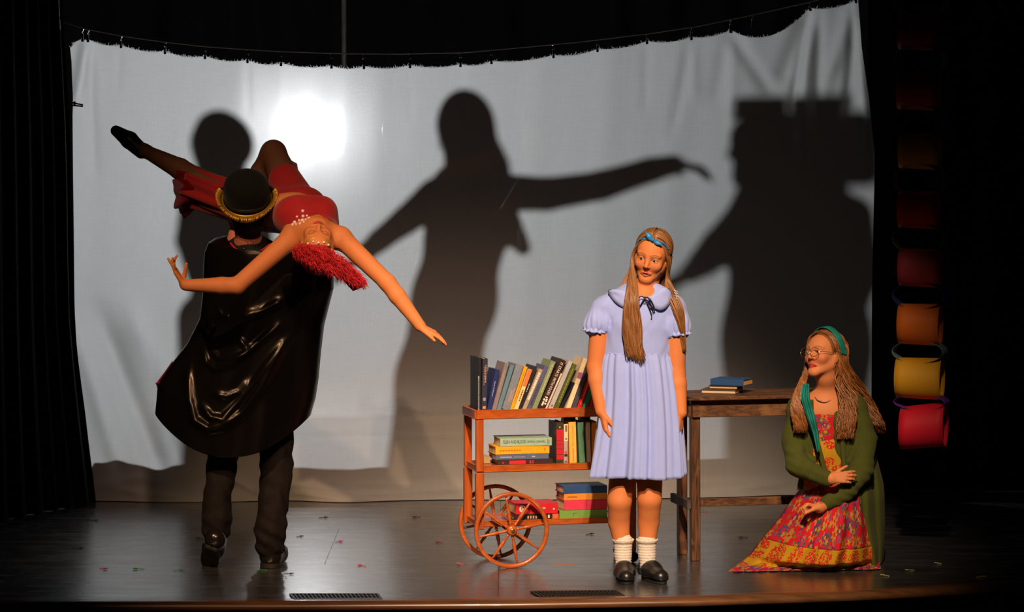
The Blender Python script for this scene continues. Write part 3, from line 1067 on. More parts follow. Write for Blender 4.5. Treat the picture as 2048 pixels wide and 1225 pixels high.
for yy in (YF + .002, YB - .002):
    br = CB(CW); br.box((0, yy, (WR + zl0) / 2 + .004), (.03, .016, abs(zl0 - WR) + .02)); br.build('axle_bracket', M_cart, cart)

# ------------------------------------------------------------------ books
M_page = mat('book_pages', (.62, .47, .30), .85, var=.12, vscale=30, stretch=(20, 1, 1))
M_pageo = mat('tanned_pages', (.66, .36, .13), .85, var=.12, vscale=30)
def srgb(r, g, b):
    f = lambda c: ((c / 255 + .055) / 1.055) ** 2.4 if c > 10 else c / 255 / 12.92
    return (f(r), f(g), f(b))
_bn = [0]
def book(W, t, h, dpt, col, label, marks=(), text=None, pages=None, group=None, rough=.45, end_view=False):
    """W: local frame at the spine's bottom centre: x = thickness, y = away from spine, z = up the spine"""
    _bn[0] += 1
    root = empty('book', W.translation, label, 'book', group, rot=W.to_euler())
    cm = mat('book_cloth_%d' % _bn[0], col, rough, var=.10, vscale=40, bump=.08, bscale=300)
    bd = .0028
    c = CB(W)
    c.box((0, bd / 2, h / 2), (t, bd, h), bev=.001)
    c.box((-t / 2 + bd / 2, dpt / 2 + bd / 2, h / 2), (bd, dpt - bd, h))
    c.box((t / 2 - bd / 2, dpt / 2 + bd / 2, h / 2), (bd, dpt - bd, h))
    cv = c.build('cover', cm, root)
    p = CB(W)
    p.box((0, dpt / 2 - .001, h / 2), (max(t - 2 * bd, .002), dpt - 2 * bd - .004, h - .007))
    p.build('pages', pages or M_page, root)
    for mk in [q for q in marks if len(q) == 4]:   # round printed emblem
        k = CB(W); k.lathe([(mk[2], -.0002), (mk[2], .0004)], Matrix.Translation(((mk[1] - .5) * t, 0, mk[0] * h)) @ Matrix.Rotation(PI / 2, 4, 'X'), 20)
        k.build('emblem', mat('print_%d_%d_%d' % tuple(int(q * 255) for q in mk[3]), mk[3], .5), cv)
    for (z0, z1, x0, x1, mc) in [q for q in marks if len(q) == 5]:            # printed blocks on the spine, fractions of height/thickness
        k = CB(W)
        k.box(((x0 + x1) / 2 * t - t / 2, -.0002, (z0 + z1) / 2 * h), ((x1 - x0) * t, .0006, (z1 - z0) * h))
        k.build('spine_print', mat('print_%d_%d_%d' % tuple(int(q * 255) for q in mc), mc, .5), cv)
    if text:
        for (body, z0, z1, x0, x1, tc, hand_) in text:
            # reads down the spine: reading direction = -z, up = +x   (or up the spine)
            R = Matrix(((0, 1, 0), (0, 0, -1), (-1, 0, 0))) if hand_ == 'down' else Matrix(((0, -1, 0), (0, 0, -1), (1, 0, 0)))
            Mt = W @ Matrix.Translation(((x0 + x1) / 2 * t - t / 2, -.0006, (z0 + z1) / 2 * h)) @ R.to_4x4()
            text_mesh('lettering', body, (x1 - x0) * t, (z1 - z0) * h, Mt, mat('letters_%d_%d_%d' % tuple(int(q * 255) for q in tc), tc, .5), cv)
    return root

CREAM, GOLD, WHITE, BLACKC, REDC = (.75, .62, .42), (.55, .33, .08), (.75, .72, .68), (.01, .01, .01), (.6, .02, .02)
def lines(n, z0, z1, c, x0=.35, x1=.65):
    """illegible small print: short dashes along the spine"""
    out = []; z = z0
    r = random.Random(int(z0 * 1000) + n)
    while z < z1:
        d = r.uniform(.02, .05)
        out.append((z, min(z + d, z1), x0, x1, c)); z += d + r.uniform(.008, .018)
    return out
zt = zt1 - .0095
PXM = 1 / 7.877
# (bottom left, bottom right, top left, top y) in the zoomed crop, colour, label
TOPROW = [
 (122, 178, 122, 115, (.010, .011, .014), 'black book with white spine blocks standing at the end of the top tray', [(.02, .66, .05, .40, (.35, .36, .38)), (.05, .62, .12, .33, (.012, .012, .014))], None),
 (180, 262, 200, 130, (.022, .028, .060), 'dark navy book with orange spine lettering standing upright on the top tray', lines(1, .55, .88, (.55, .24, .10), .55, .72) + lines(2, .50, .86, (.45, .2, .1), .28, .38) + [(.20, .26, .25, .75, (.25, .25, .3)), (.05, .10, .2, .8, (.6, .25, .08))], None),
 (262, 335, 398, 310, (.014, .024, .130), 'royal navy book leaning beside the upright navy book', lines(3, .35, .72, (.28, .32, .5), .42, .58), None),
 (337, 408, 548, 212, (.20, .17, .19), 'mauve grey book leaning between navy and teal books', lines(4, .4, .85, (.32, .26, .24), .3, .5), None),
 (410, 482, 632, 245, (.11, .20, .27), 'thin teal blue book leaning on the top tray', [], None),
 (488, 620, 716, 250, (.17, .21, .27), 'wide slate blue book with faded pink spine print', [(.10, .17, .3, .6, (.25, .2, .18)), (.16, .44, .42, .62, (.34, .24, .22)), (.22, .50, .70, .84, (.34, .24, .22))], None),
 (622, 680, 855, 262, (.80, .34, .010), 'bright yellow book leaning on the top tray', lines(5, .2, .9, (.45, .14, .01), .38, .62), None),
 (682, 750, 917, 310, (.78, .56, .30), 'cream book with an orange upper spine', [(.58, .995, .0, 1.0, (.62, .17, .045))] + lines(6, .22, .5, (.06, .04, .03), .35, .65), None),
 (752, 806, 1012, 262, (.016, .015, .018), 'black book with handwritten style spine title on the top tray', lines(7, .42, .62, (.45, .42, .4), .35, .6), None),
 (810, 880, 1085, 310, (.36, .30, .23), 'beige book with pale blocky spine title', lines(8, .25, .92, (.75, .70, .60), .25, .75), None),
 (886, 958, 1172, 262, (.085, .090, .19), 'dusty violet blue book leaning on the top tray', lines(9, .1, .6, (.04, .04, .08), .25, .75), None),
 (962, 1045, 1275, 185, (.20, .26, .14), 'pale sage green book beside the dark brown cookbook', lines(10, .35, .95, (.38, .42, .28), .4, .7), None),
 (1050, 1172, 1400, 172, (.030, .012, .007), 'thick dark brown book with large white title on its spine', [(.06, .14, .25, .5, WHITE), (.10, .13, .6, .85, WHITE), (.16, .20, .2, .45, WHITE), (.15, .21, .55, .8, WHITE), (.22, .245, .3, .7, WHITE)],
   [('IT STARTS WITH FOOD', .28, .94, .30, .70, WHITE, 'down')]),
 (1176, 1206, 1432, 370, (.62, .52, .46), 'very thin cream book beside the dark brown cookbook', [], None),
 (1222, 1300, 1548, 185, (.40, .40, .41), 'light grey book leaning beside an olive green book', [(.05, .09, .3, .7, (.25, .1, .1))], None),
 (1308, 1388, 1612, 232, (.075, .100, .016), 'olive green book leaning on the top tray', lines(11, .15, .9, (.35, .33, .12), .42, .58), None),
 (1393, 1424, 1640, 520, (.010, .012, .02), 'thin black book leaning in place of the dark gap behind the olive green book', [], None),  # black book put in where the row has only a dark gap
 (1504, 1582, 1782, 140, (.74, .58, .38), 'cream book with a purple band on its spine', [(.60, .72, 0, 1, (.36, .10, .26))], None),
 (1590, 1668, 1840, 190, (.050, .052, .070), 'charcoal book leaning beside the red book', [], None),
 (1676, 1748, 1920, 250, (.58, .010, .016), 'bright red book with small white spine title', lines(12, .1, .9, (.75, .4, .35), .42, .58), None),
 (1758, 1845, 2000, 250, (.035, .16, .085), 'emerald green book leaning beyond the bright red book', [], None),
 (1855, 1940, 2090, 260, (.52, .02, .02), 'dark crimson book leaning beyond the emerald book', [], None),
]
yb_ = YF + .004
for (b0, b1, t0, ty, col, lab, marks, text) in TOPROW:
    P0 = cpx(940 + b0 * PXM, 818, yb_); P1 = cpx(940 + b1 * PXM, 818, yb_)
    T0 = cpx(940 + t0 * PXM, 700 + ty * PXM, yb_)
    lean = math.atan2(T0.x - P0.x, T0.z - zt)
    h = math.hypot(T0.x - P0.x, T0.z - zt)
    t = (P1.x - P0.x) * math.cos(lean) * .955
    # lower right corner rests on the tray
    cx = P1.x - t / 2 * math.cos(lean)
    W = CW @ Matrix.Translation((cx, yb_, zt + abs(t / 2 * math.sin(lean)) + .0004)) @ Matrix.Rotation(lean, 4, 'Y')
    book(W, t, h - .004, min(.150, h * .68), col, lab, marks, text)

def flat_book(x0, x1, y0, y1, ox, oy, sc, ly, zbase, col, lab, marks=(), text=None, dpt=.15, pages=None, yaw=0.0):
    """book lying flat, spine to the front; crop pixels -> cart plane"""
    a = cpx(ox + x0 / sc, oy + y1 / sc, ly); b = cpx(ox + x1 / sc, oy + y0 / sc, ly)
    t = abs(b.z - a.z) if False else (y1 - y0) / sc / 441.0
    L = b.x - a.x
    # spine length along +x: local z -> x, thickness x -> -z
    R = Matrix(((0, 0, 1), (0, 1, 0), (-1, 0, 0))).to_4x4()
    W = CW @ Matrix.Translation(((a.x + b.x) / 2, ly, zbase + t / 2 + .0006)) @ Matrix.Rotation(yaw, 4, 'Z') @ Matrix.Translation((-L / 2, 0, 0)) @ R
    book(W, t, L, dpt, col, lab, marks, text, pages)
    return zbase + t + .001
zm = zm1 - .0025
S2 = (960, 830, 7.877)
z = zm
z = flat_book(290, 1150, 735, 815, *S2, YF + .018, z, (.045, .018, .014), 'dark brown book with a red title block, bottom of the stack on the middle shelf', [(.20, .50, .15, .85, (.60, .015, .03)), (.57, .60, .2, .8, (.5, .02, .03)), (.62, .64, .2, .8, (.5, .02, .03)), (.07, .10, .4, .7, (.5, .02, .03))])
z = flat_book(250, 1085, 645, 728, *S2, YF + .017, z, (.085, .125, .23), 'slate blue book in the stack under the yellow book', [(.08, .30, .4, .6, (.4, .36, .36)), (.33, .55, .44, .56, (.3, .28, .3)), (.68, .74, .4, .6, (.5, .4, .35))], None)
z = flat_book(245, 1095, 528, 650, *S2, YF + .016, z, (.80, .36, .012), 'yellow book lying under the pale green novel', [(.08 + .05 * i, .08 + .05 * i + .037, .42, .60, (.42, .16, .01)) for i in range(8)] + [(.90, .92, .3, .6, (.4, .15, .01))])
z = flat_book(320, 1130, 415, 540, *S2, YF + .014, z, (.30, .44, .34), 'pale green novel on top of the stack on the middle shelf', [(.915, .93, .2, .8, (.10, .15, .12)), (.945, .955, .3, .7, (.10, .15, .12))],
              [('FLESH AND BLOOD', .06, .50, .22, .62, (.02, .05, .045), 'up'), ('PATRICIA CORNWELL', .525, .88, .33, .58, (.03, .06, .05), 'up')], dpt=.155, yaw=-.03)
flat_book(60, 160, 690, 800, *S2, YF + .10, zm, (.45, .30, .14), 'small tan book lying behind the stack on the middle shelf', dpt=.10)
MID = [(1200, 1316, 112, 785, (.040, .035, .016), 'olive book with red panels on its spine on the middle shelf', [(.09, .21, .03, .97, (.5, .012, .03)), (.22, .345, .03, .97, (.5, .012, .03)), (.355, .45, .03, .97, (.5, .012, .03)), (.46, .55, .03, .97, (.5, .012, .03)), (.56, .82, .03, .97, (.5, .012, .03)), (.86, .90, .4, .6, (.4, .35, .2))], 0),
       (1320, 1386, 140, 785, (.40, .30, .29), 'narrow book with cream top and grey lower spine', [(.56, .995, 0, 1, (.78, .58, .34)), (.80, .97, .3, .8, (.25, .20, .12)), (.17, .23, .1, .9, (.03, .02, .02)), (.24, .30, .2, .8, (.6, .05, .06)), (.02, .06, .2, .8, (.15, .1, .1)), (.60, .64, .3, .8, (.3, .2, .15))], 0),
       (1412, 1530, 108, 780, (.78, .42, .075), 'tall mustard yellow book standing on the middle shelf', [(.03, .36, .44, .60, (.50, .22, .05)), (.42, .92, .46, .58, (.52, .25, .06))], -.03),
       (1566, 1662, 112, 780, (.085, .21, .125), 'plain sea green book standing on the middle shelf', [], -.05),
       (1690, 1752, 105, 790, (.62, .48, .36), 'ivory book standing beside the plain sea green book', [(.55, .95, .35, .6, (.4, .3, .22))], -.03),
       (1762, 1840, 100, 790, (.60, .20, .03), 'orange book standing beyond the ivory book', [], 0)]
for (x0, x1, y0, y1, col, lab, marks, ln) in MID:
    a = cpx(960 + x0 / 7.877, 830 + y1 / 7.877, YF + .016); b = cpx(960 + x1 / 7.877, 830 + y0 / 7.877, YF + .016)
    W = CW @ Matrix.Translation(((a.x + b.x) / 2, YF + .016, zm + .002)) @ Matrix.Rotation(ln, 4, 'Y')
    book(W, (b.x - a.x) * .96, b.z - zm - .004, .14, col, lab, marks)
for (x0, x1, lab) in ((1318, 1500, 'tall black book standing behind the mustard yellow book'), (1580, 1735, 'tall black book standing behind the sea green book')):
    a = cpx(960 + x0 / 7.877, 930, YF + .17); b = cpx(960 + x1 / 7.877, 830, YF + .17)
    book(CW @ Matrix.Translation(((a.x + b.x) / 2, YF + .165, zm + .001)), b.x - a.x, zt0 - zm - .012, .05, (.012, .012, .013), lab)
S3 = (1000, 950, 8.533)
zl = zl1 - .0025
z = flat_book(240, 1000, 680, 772, *S3, YF + .018, zl, (.018, .012, .012), 'black book with gold spine print lying under a red book', [(.86, .995, .05, .95, (.55, .12, .02)), (.90, .95, .3, .7, (.6, .3, .15))] + [(.3 + .06 * i, .33 + .06 * i, .3, .8, (.5, .35, .15)) for i in range(4)] + [(.76, .80, .2, .8, (.7, .55, .35))])
flat_book(270, 990, 500, 680, *S3, YF + .017, z, (.50, .012, .022), 'red book with a round cream emblem lying by the wheel', [(.16, .5, .016, (.62, .50, .40)), (.13, .15, .30, .62, (.10, .06, .06)), (.16, .20, .25, .45, (.10, .06, .06)), (.17, .19, .55, .72, (.10, .06, .06)), (.56, .70, .38, .55, (.62, .30, .28)), (.88, .92, .5, .65, (.7, .5, .45))])
z = zl
z = flat_book(1015, 1830, 622, 760, *S3, YF + .014, z, (.15, .31, .06), 'light green book, bottom of the stack on the lowest shelf', [(.28, .36, .35, .42, (.05, .15, .03)), (.29, .30, .4, .7, (.05, .15, .03))])
z = flat_book(1095, 1830, 452, 620, *S3, YF + .015, z, (.62, .04, .09), 'pink book lying on the light green book', [(.52, .53, 0, 1, (.25, .02, .04)), (.70, .71, 0, 1, (.25, .02, .04))])
z = flat_book(1095, 1830, 335, 448, *S3, YF + .015, z, (.68, .24, .03), 'amber book lying between a pink and a blue book', [(.08, .30, .4, .6, (.35, .10, .02))], dpt=.17, yaw=-.03)
z = flat_book(1080, 1830, 205, 330, *S3, YF + .015, z, (.020, .065, .19), 'dark blue book on top of the stack on the lowest shelf')

# ------------------------------------------------------------------ rough pine table
TO = flo(1388, 1122)
TW = Matrix.Translation(TO) @ Matrix.Rotation(math.radians(13), 4, 'Z')
TWi = TW.inverted()
def tpx(px, py, ly):
    o = TWi @ CAM; d = TWi.to_3x3() @ ray(px, py)
    return o + d * ((ly - o.y) / d.y)
table = empty('pine_table', TO, 'rough dark-stained pine table with a low stretcher', 'table', rot=(0, 0, math.radians(13)))
TL, TDp, LGD = .72, .36, .215
zt_top = tpx(1388, 795, -.06).z; zt_bot = tpx(1388, 800, -.06).z - .006
za1, za0 = tpx(1388, 812, -.02).z, tpx(1388, 835, -.02).z
for k in range(3):
    y0 = -.06 + k * TDp / 3; y1 = y0 + TDp / 3 - .003
    t = CB(TW); t.box((TL / 2 - .03, (y0 + y1) / 2, (zt_top + zt_bot) / 2), (TL + .06, y1 - y0, zt_top - zt_bot), bev=.003)
    t.build('plank', M_tab, table)
for (x, y) in ((0, 0), (TL - .03, 0), (0, LGD), (TL - .03, LGD)):
    t = CB(TW); t.beam((x + (.005 if x == 0 else 0), y, 0), (x, y, zt_bot), .042, .042, up=(0, 1, 0), bev=.003)
    t.build('leg', M_tableg, table)
for y in (-.031, LGD + .031):
    t = CB(TW); t.box((TL / 2 - .015, y, (za0 + za1) / 2), (TL + .01, .018, za1 - za0), bev=.002); t.build('apron', M_tab, table)
for x in (-.031, TL):
    t = CB(TW); t.box((x, LGD / 2, (za0 + za1) / 2), (.018, LGD + .04, za1 - za0), bev=.002); t.build('end_apron', M_tab, table)
t = CB(TW); t.ball((.0, -.041, (za0 + za1) / 2 - .008), .004, 8, 6); t.build('screw', M_ball, table)
zs1, zs0 = tpx(1480, 994, LGD).z, tpx(1480, 1010, LGD).z
t = CB(TW); t.box((.062, LGD - .03, (zs0 + zs1) / 2), (.075, .02, zs1 - zs0), bev=.002); t.build('stretcher', M_tab, table)
t = CB(TW); t.box((TL / 2 + .04, LGD - .03, (zs0 + zs1) / 2), (TL - .12, .02, zs1 - zs0), bev=.002); t.build('stretcher', M_tab, table)
zs1, zs0 = tpx(1372, 1001, -.02).z, tpx(1372, 1019, -.02).z
t = CB(TW); t.box((-.031, LGD / 2 + .01, (zs0 + zs1) / 2), (.020, LGD + .07, zs1 - zs0), bev=.002); t.build('end_stretcher', M_grey, table)
# three books on the table: crop scale 7.314, origin (1320,730)
def tbook(x0, zb, col, lab, yaw, L, dpt, ly, pages, t, flip=False):
    a = tpx(1320 + x0 / 7.314, 780, ly)
    R = Matrix(((0, 0, 1), (0, 1, 0), (-1, 0, 0))).to_4x4()
    W = TW @ Matrix.Translation((a.x, ly, zb + t / 2 + .0006)) @ Matrix.Rotation(yaw, 4, 'Z')
    if flip: W = W @ Matrix.Translation((L, dpt, 0)) @ Matrix.Rotation(PI, 4, 'Z')
    book(W @ R, t, L, dpt, col, lab, (), None, pages)
    return zb + t + .001
z = zt_top
z = tbook(598, z, (.10, .055, .035), 'brown book, bottom of the three on the table', math.radians(-30), .165, .150, .115, M_page, .019, True)
z = tbook(712, z, (.020, .020, .018), 'dark thin book between two others on the table', math.radians(-28), .135, .125, .120, M_pageo, .016, True)
z = tbook(735, z, (.022, .075, .21), 'blue cloth book on top of the small stack on the table', math.radians(-38), .165, .130, .135, M_pageo, .029)

# ------------------------------------------------------------------ paper chain
CY = .75
pc = empty('hanging_paper_chain', pix(1842, 900, CY), 'giant paper chain of red, orange and yellow loops hanging beside the sheet', 'paper chain')
pcc = mat('chain_paper', (1, 1, 1), .6, attr='tint', spec=.3, bump=.05, bscale=120)
LINKS = [(1839, 64, 36, (.20, .018, .02), 78), (1838, 183, 37, (.36, .03, .014), 80), (1840, 302, 36, (.50, .23, .02), 78), (1839, 420, 37, (.55, .012, .014), 78),  # top loops get darker reds, the light falloff is in their colour
         (1841, 536, 38, (.48, .06, .085), 80), (1840, 649, 41, (.72, .16, .02), 80), (1839, 757, 41, (.72, .36, .02), 88), (1847, 853, 44, (.62, .010, .030), 86)]
CONN = [(.30, .22, .03), (.10, .25, .12), (.04, .16, .36), (.36, .20, .02), (.16, .17, .05), (.03, .05, .20), (.13, .21, .25), (.13, .03, .30)]
def band(c, axis, w_, rx, rz, col, name, twist=0.0, fl=0.0):
    m = MB(); n = 40
    ax_ = Vector(axis).normalized(); up = Vector((0, 0, 1)); sd = ax_.cross(up).normalized(); up = sd.cross(ax_)
    def fn(u, v):
        a = 2 * PI * u
        rr = 1 + fl * (v - .5)
        return c + sd * math.cos(a) * rx * rr + up * math.sin(a) * rz * rr + ax_ * (v - .5) * w_ + up * twist * (v - .5) * w_
    m.grid(fn, n, 6, True)
    o = m.build(name, pcc, pc, smooth=True, cols=np.tile(np.array(col), (len(m.v), 1)), thick=.0012)
    return o
SPX = 6350 / (14 + CY)
cs = []
for i, (x, y, r, col, wp) in enumerate(LINKS):
    c = pix(x, y, CY); cs.append(c)
    band(c, (math.cos(.27), -math.sin(.27), 0), wp / SPX / math.cos(.27), r / SPX, r / SPX, col, 'paper_loop', twist=.12 if i == 7 else -.02, fl=.05)
for i in range(len(LINKS)):
    b = cs[i]; rb = LINKS[i][2] / SPX
    a = cs[i - 1] if i else b + Vector((0, 0, 118 / SPX)); ra = LINKS[i - 1][2] / SPX if i else rb
    top = a.z - ra + .010; bot = b.z + rb - .010
    # wraps round the lower band of one loop and the upper band of the next
    c = Vector(((a.x + b.x) / 2, CY - .005, (a.z - ra + b.z + rb) / 2))
    hz = (a.z - ra - (b.z + rb)) / 2 + .022
    band(c + Vector((.0, 0, 0)), (.42, 1, 0), .10, 53 / SPX, hz, CONN[i], 'paper_loop', fl=.03)

# ------------------------------------------------------------------ small scraps on the boards
SCR = [(22, 1045, 'o'), (34, 1125, 'o'), (10, 1142, 'r'), (211, 1140, 'r'), (270, 1140, 'g'), (364, 1142, 'g'), (516, 1143, 'g'), (193, 1043, 'd'), (395, 1079, 'd'), (603, 1075, 'd'),
       (682, 1085, 'r'), (652, 1037, 'd'), (828, 1036, 'm'), (719, 1133, 'r'), (874, 1087, 'm'), (917, 1130, 'p'), (583, 1150, 'd'), (163, 1099, 'd'), (78, 1054, 'd'),
       (1184, 1070, 'd'), (1481, 1077, 'd'), (1765, 1153, 'c'), (1872, 1129, 'c'), (1968, 1156, 'y'), (1814, 1143, 'y')]
SC_ = {'o': ((.45, .13, .03), 'orange'), 'r': ((.60, .02, .05), 'red'), 'g': ((.06, .38, .06), 'green'), 'd': ((.012, .010, .009), 'dark'), 'm': ((.16, .04, .03), 'maroon'),
       'p': ((.62, .08, .14), 'pink'), 'c': ((.50, .45, .22), 'cream'), 'y': ((.40, .40, .08), 'yellow')}
NEAR = {22: 'near the foot of the side drape', 34: 'before the side drape', 10: 'at the curved edge beside the drape', 211: 'on the dark boards before the drape', 270: 'on the boards beside the lifted boot',
        364: 'just before the lifted boot', 516: 'touching the planted boot', 193: 'by the sheet corner', 395: 'beside the lifted boot heel', 603: 'behind the planted boot', 682: 'with a thin stem behind the planted boot',
        652: 'close under the sheet', 828: 'between the sheet and the cart', 719: 'on the bright reflection before the cart', 874: 'beside the cart wheel', 917: 'before the cart wheel', 583: 'before the planted boot',
        163: 'on the boards before the sheet corner', 78: 'at the foot of the drape', 1184: 'under the book cart', 1481: 'bent on the boards under the table', 1765: 'before the patterned skirt hem',
        1872: 'on the dark boards past the skirt', 1968: 'with crossed strips on the dark boards', 1814: 'beside the skirt hem'}
for i, (x, y, k) in enumerate(SCR):
    col, nm = SC_[k]
    p = flo(x, y)
    r_ = empty('paper_flower', p, 'tiny %s paper flower scrap %s' % (nm, NEAR[x]), 'scrap')
    a = random.uniform(-.5, .5) + (PI if random.random() < .4 else 0)
    d = Vector((math.cos(a), math.sin(a) * 1.4, 0))
    L = random.uniform(.025, .042)
    m = MB(); m.tube([p + Vector((0, 0, .0025)), p + d * L * .5 + Vector((0, 0, .004)), p + d * L + Vector((0, 0, .002))], .0016, 5)
    m.build('stem', mat('scrap_stem_' + k, tuple(c * .8 for c in col), .6), r_)
    m = MB()
    for q in range(5):
        b = q * 2 * PI / 5
        m.add([p + Vector((0, 0, .002)), p + Vector((math.cos(b - .5) * .009, math.sin(b - .5) * .012, .008)), p + Vector((math.cos(b) * .012, math.sin(b) * .015, .005)), p + Vector((math.cos(b + .5) * .009, math.sin(b + .5) * .012, .008))], [(0, 1, 2, 3)])
    m.build('petals', mat('scrap_petal_' + k, col, .6), r_)
p = flo(1128, 1131)
m = MB(); m.box(p + Vector((0, 0, .0006)), (.095, .016, .001)); tag(m.build('spike_tape', mat('orange_tape', (.50, .13, .03), .5)), 'short strip of orange tape on the boards before the cart', 'tape')
p = flo(1408, 1025)
m = MB(); m.box(p + Vector((0, 0, .0006)), (.035, .016, .001)); tag(m.build('spike_tape', mat('red_tape', (.30, .04, .04), .5)), 'faint red strip of tape on the boards under the table', 'tape')
# ------------------------------------------------------------------ figure kit
def crom(pts, n=6):
    """Catmull-Rom through pts"""
    P = [Vector(p) for p in pts]
    P = [P[0] * 2 - P[1]] + P + [P[-1] * 2 - P[-2]]
    out = []
    for i in range(1, len(P) - 2):
        for k in range(n):
            t = k / n
            a, b, c, d = P[i - 1], P[i], P[i + 1], P[i + 2]
            out.append(.5 * ((2 * b) + (c - a) * t + (2 * a - 5 * b + 4 * c - d) * t * t + (3 * b - a - 3 * c + d) * t ** 3))
    out.append(P[-2])
    return out

class Hair:
    def __init__(s, c1, c2, seed=3):
        s.m = MB(); s.c = []; s.c1 = np.array(c1); s.c2 = np.array(c2); s.r = random.Random(seed)
    def lock(s, pts, r0, n=5, wave=0.0, freq=0.0, taper=.25, tone=None, sides=5):
        c = crom(pts, n)
        r = s.r
        ph = r.uniform(0, 6.28)
        k = len(c)
        L = 0
        out = []
        for i, p in enumerate(c):
            if i: L += (c[i] - c[i - 1]).length
            t = i / (k - 1)
            w_ = wave * min(1, t * 2.5)
            out.append(p + Vector((math.cos(L * freq + ph), math.sin(L * freq + ph) * .7, 0)) * w_)
        rad = [r0 * (1 - (1 - taper) * (i / (k - 1)) ** 1.8) for i in range(k)]
        n0 = len(s.m.v)
        s.m.tube(out, rad, sides)
        t = r.random() if tone is None else tone
        col = s.c1 * (1 - t) + s.c2 * t
        s.c += [col] * (len(s.m.v) - n0)
    def spray(s, pts, n, spread, r0, wave=0.0, freq=0.0, end_spread=None, taper=.25):
        """n locks round a guide, spread perpendicular to it"""
        r = s.r
        es = end_spread if end_spread is not None else spread
        for i in range(n):
            a = r.uniform(0, 2 * PI); q = math.sqrt(r.random())
            ox, oy = math.cos(a) * q, math.sin(a) * q
            pp = []
            for j, p in enumerate(pts):
                t = j / (len(pts) - 1)
                sp = spread * (1 - t) + es * t
                jit = .12 * sp
                pp.append(Vector(p) + Vector((ox * sp + r.uniform(-jit, jit), oy * sp * .6, r.uniform(-jit, jit) + oy * sp * .25)))
            cut = r.uniform(.88, 1.05)
            pp[-1] = pp[-2].lerp(pp[-1], cut)
            s.lock(pp, r0 * r.uniform(.7, 1.2), wave=wave * r.uniform(.6, 1.2), freq=freq * r.uniform(.9, 1.1), taper=taper)
    def build(s, name, parent, rough=.38):
        m = mat('hair_' + parent.name, (1, 1, 1), rough, attr='tint', spec=.55)
        return s.m.build(name, m, parent, smooth=True, cols=np.array(s.c))

def comb(H, P, n, yr=(-.75, .70), th=(.06, 1.75), r0=.0030, wave=.0015, freq=20, up=.034, rx=.085, ry=.100, rz=.092):
    """strands brushed from a middle parting down both sides of the skull"""
    for i in range(n):
        Y = H.r.uniform(*yr); s = H.r.choice((-1, 1)); k = math.sqrt(1 - Y * Y)
        t1 = th[1] * H.r.uniform(.8, 1.1); pts = []
        for j in range(6):
            t = th[0] + (t1 - th[0]) * j / 5
            yy = Y - .28 * (j / 5) * (Y + .5)
            kk = math.sqrt(max(.02, 1 - yy * yy))
            pts.append(P(s * rx * kk * math.sin(t), -.022 + ry * yy, up + rz * kk * math.cos(t)))
        H.lock(pts, r0 * H.r.uniform(.7, 1.3), n=3, wave=wave, freq=freq, taper=.7)

def eyes(parent, P, R, sc, iris=(.05, .09, .10), look=(0, 1, 0)):
    lk = (R @ Vector(look)).normalized()
    for sx in (-1, 1):
        c = P(sx * .031, .0715, -.003)
        m = MB(); m.ball(c, .0138 * sc, 24, 18)
        V = np.array([list(v) for v in m.v]) - np.array(c)
        V /= np.linalg.norm(V, axis=1)[:, None]
        ca = V @ np.array(lk)
        col = np.tile(np.array((.62, .58, .54)), (len(V), 1))
        col[ca > .86] = iris
        col[ca > .955] = (.004, .004, .004)
        m.build('eye', mat('eye_surface', (1, 1, 1), .12, attr='tint', spec=.6), parent, smooth=True, cols=col)

SKIN = (.61, .205, .068)
def skin_mat():
    return mat('skin', (1, 1, 1), .6, attr='tint', spec=.25, sss=.12)

def body_obj(name, B, parent, material, h, windows=(), cols=None, disp=None, wh=.003):
    """B meshed at h, refined at wh in boxes (lo,hi) - the same field, so the pieces meet"""
    parts = []
    V, Q = B.mesh(h, disp=disp)
    if windows:
        cen = V[Q].mean(1)
        keep = np.ones(len(Q), bool)
        for lo, hi in windows:
            ins = np.all((cen > A(lo) + h * .8) & (cen < A(hi) - h * .8), axis=1)
            keep &= ~ins
        Q = Q[keep]
        parts.append((V, Q))
        for lo, hi in windows:
            v2, q2 = B.mesh(wh, lo, hi, disp=disp)
            parts.append((v2, q2))
        V, Q = join_np(parts)
        used = np.unique(Q); mp = np.full(len(V), -1); mp[used] = np.arange(len(used)); V = V[used]; Q = mp[Q]
    c = cols(V) if cols is not None else None
    me = mesh_np(name, V, Q, material, True, c)
    return link(name, me, parent)

def hem_tube(m, pts, r, n=6, closed=True):
    m.tube(pts, r, n, closed=closed)

def fold_noise(seed, freqs, amp):
    rg = np.random.default_rng(seed)
    K = rg.normal(size=(6, 3)); K /= np.linalg.norm(K, axis=1)[:, None]
    ph = rg.uniform(0, 6.28, 6)
    def f(P):
        d = np.zeros(len(P))
        for i in range(6):
            d += np.sin(P @ (K[i] * freqs[i % len(freqs)]) + ph[i] + 1.5 * np.sin(P @ (K[(i + 1) % 6] * freqs[i % len(freqs)] * .4)))
        return amp * d / 3
    return f
def win(c, r):
    c = A(c); return (c - r, c + r)
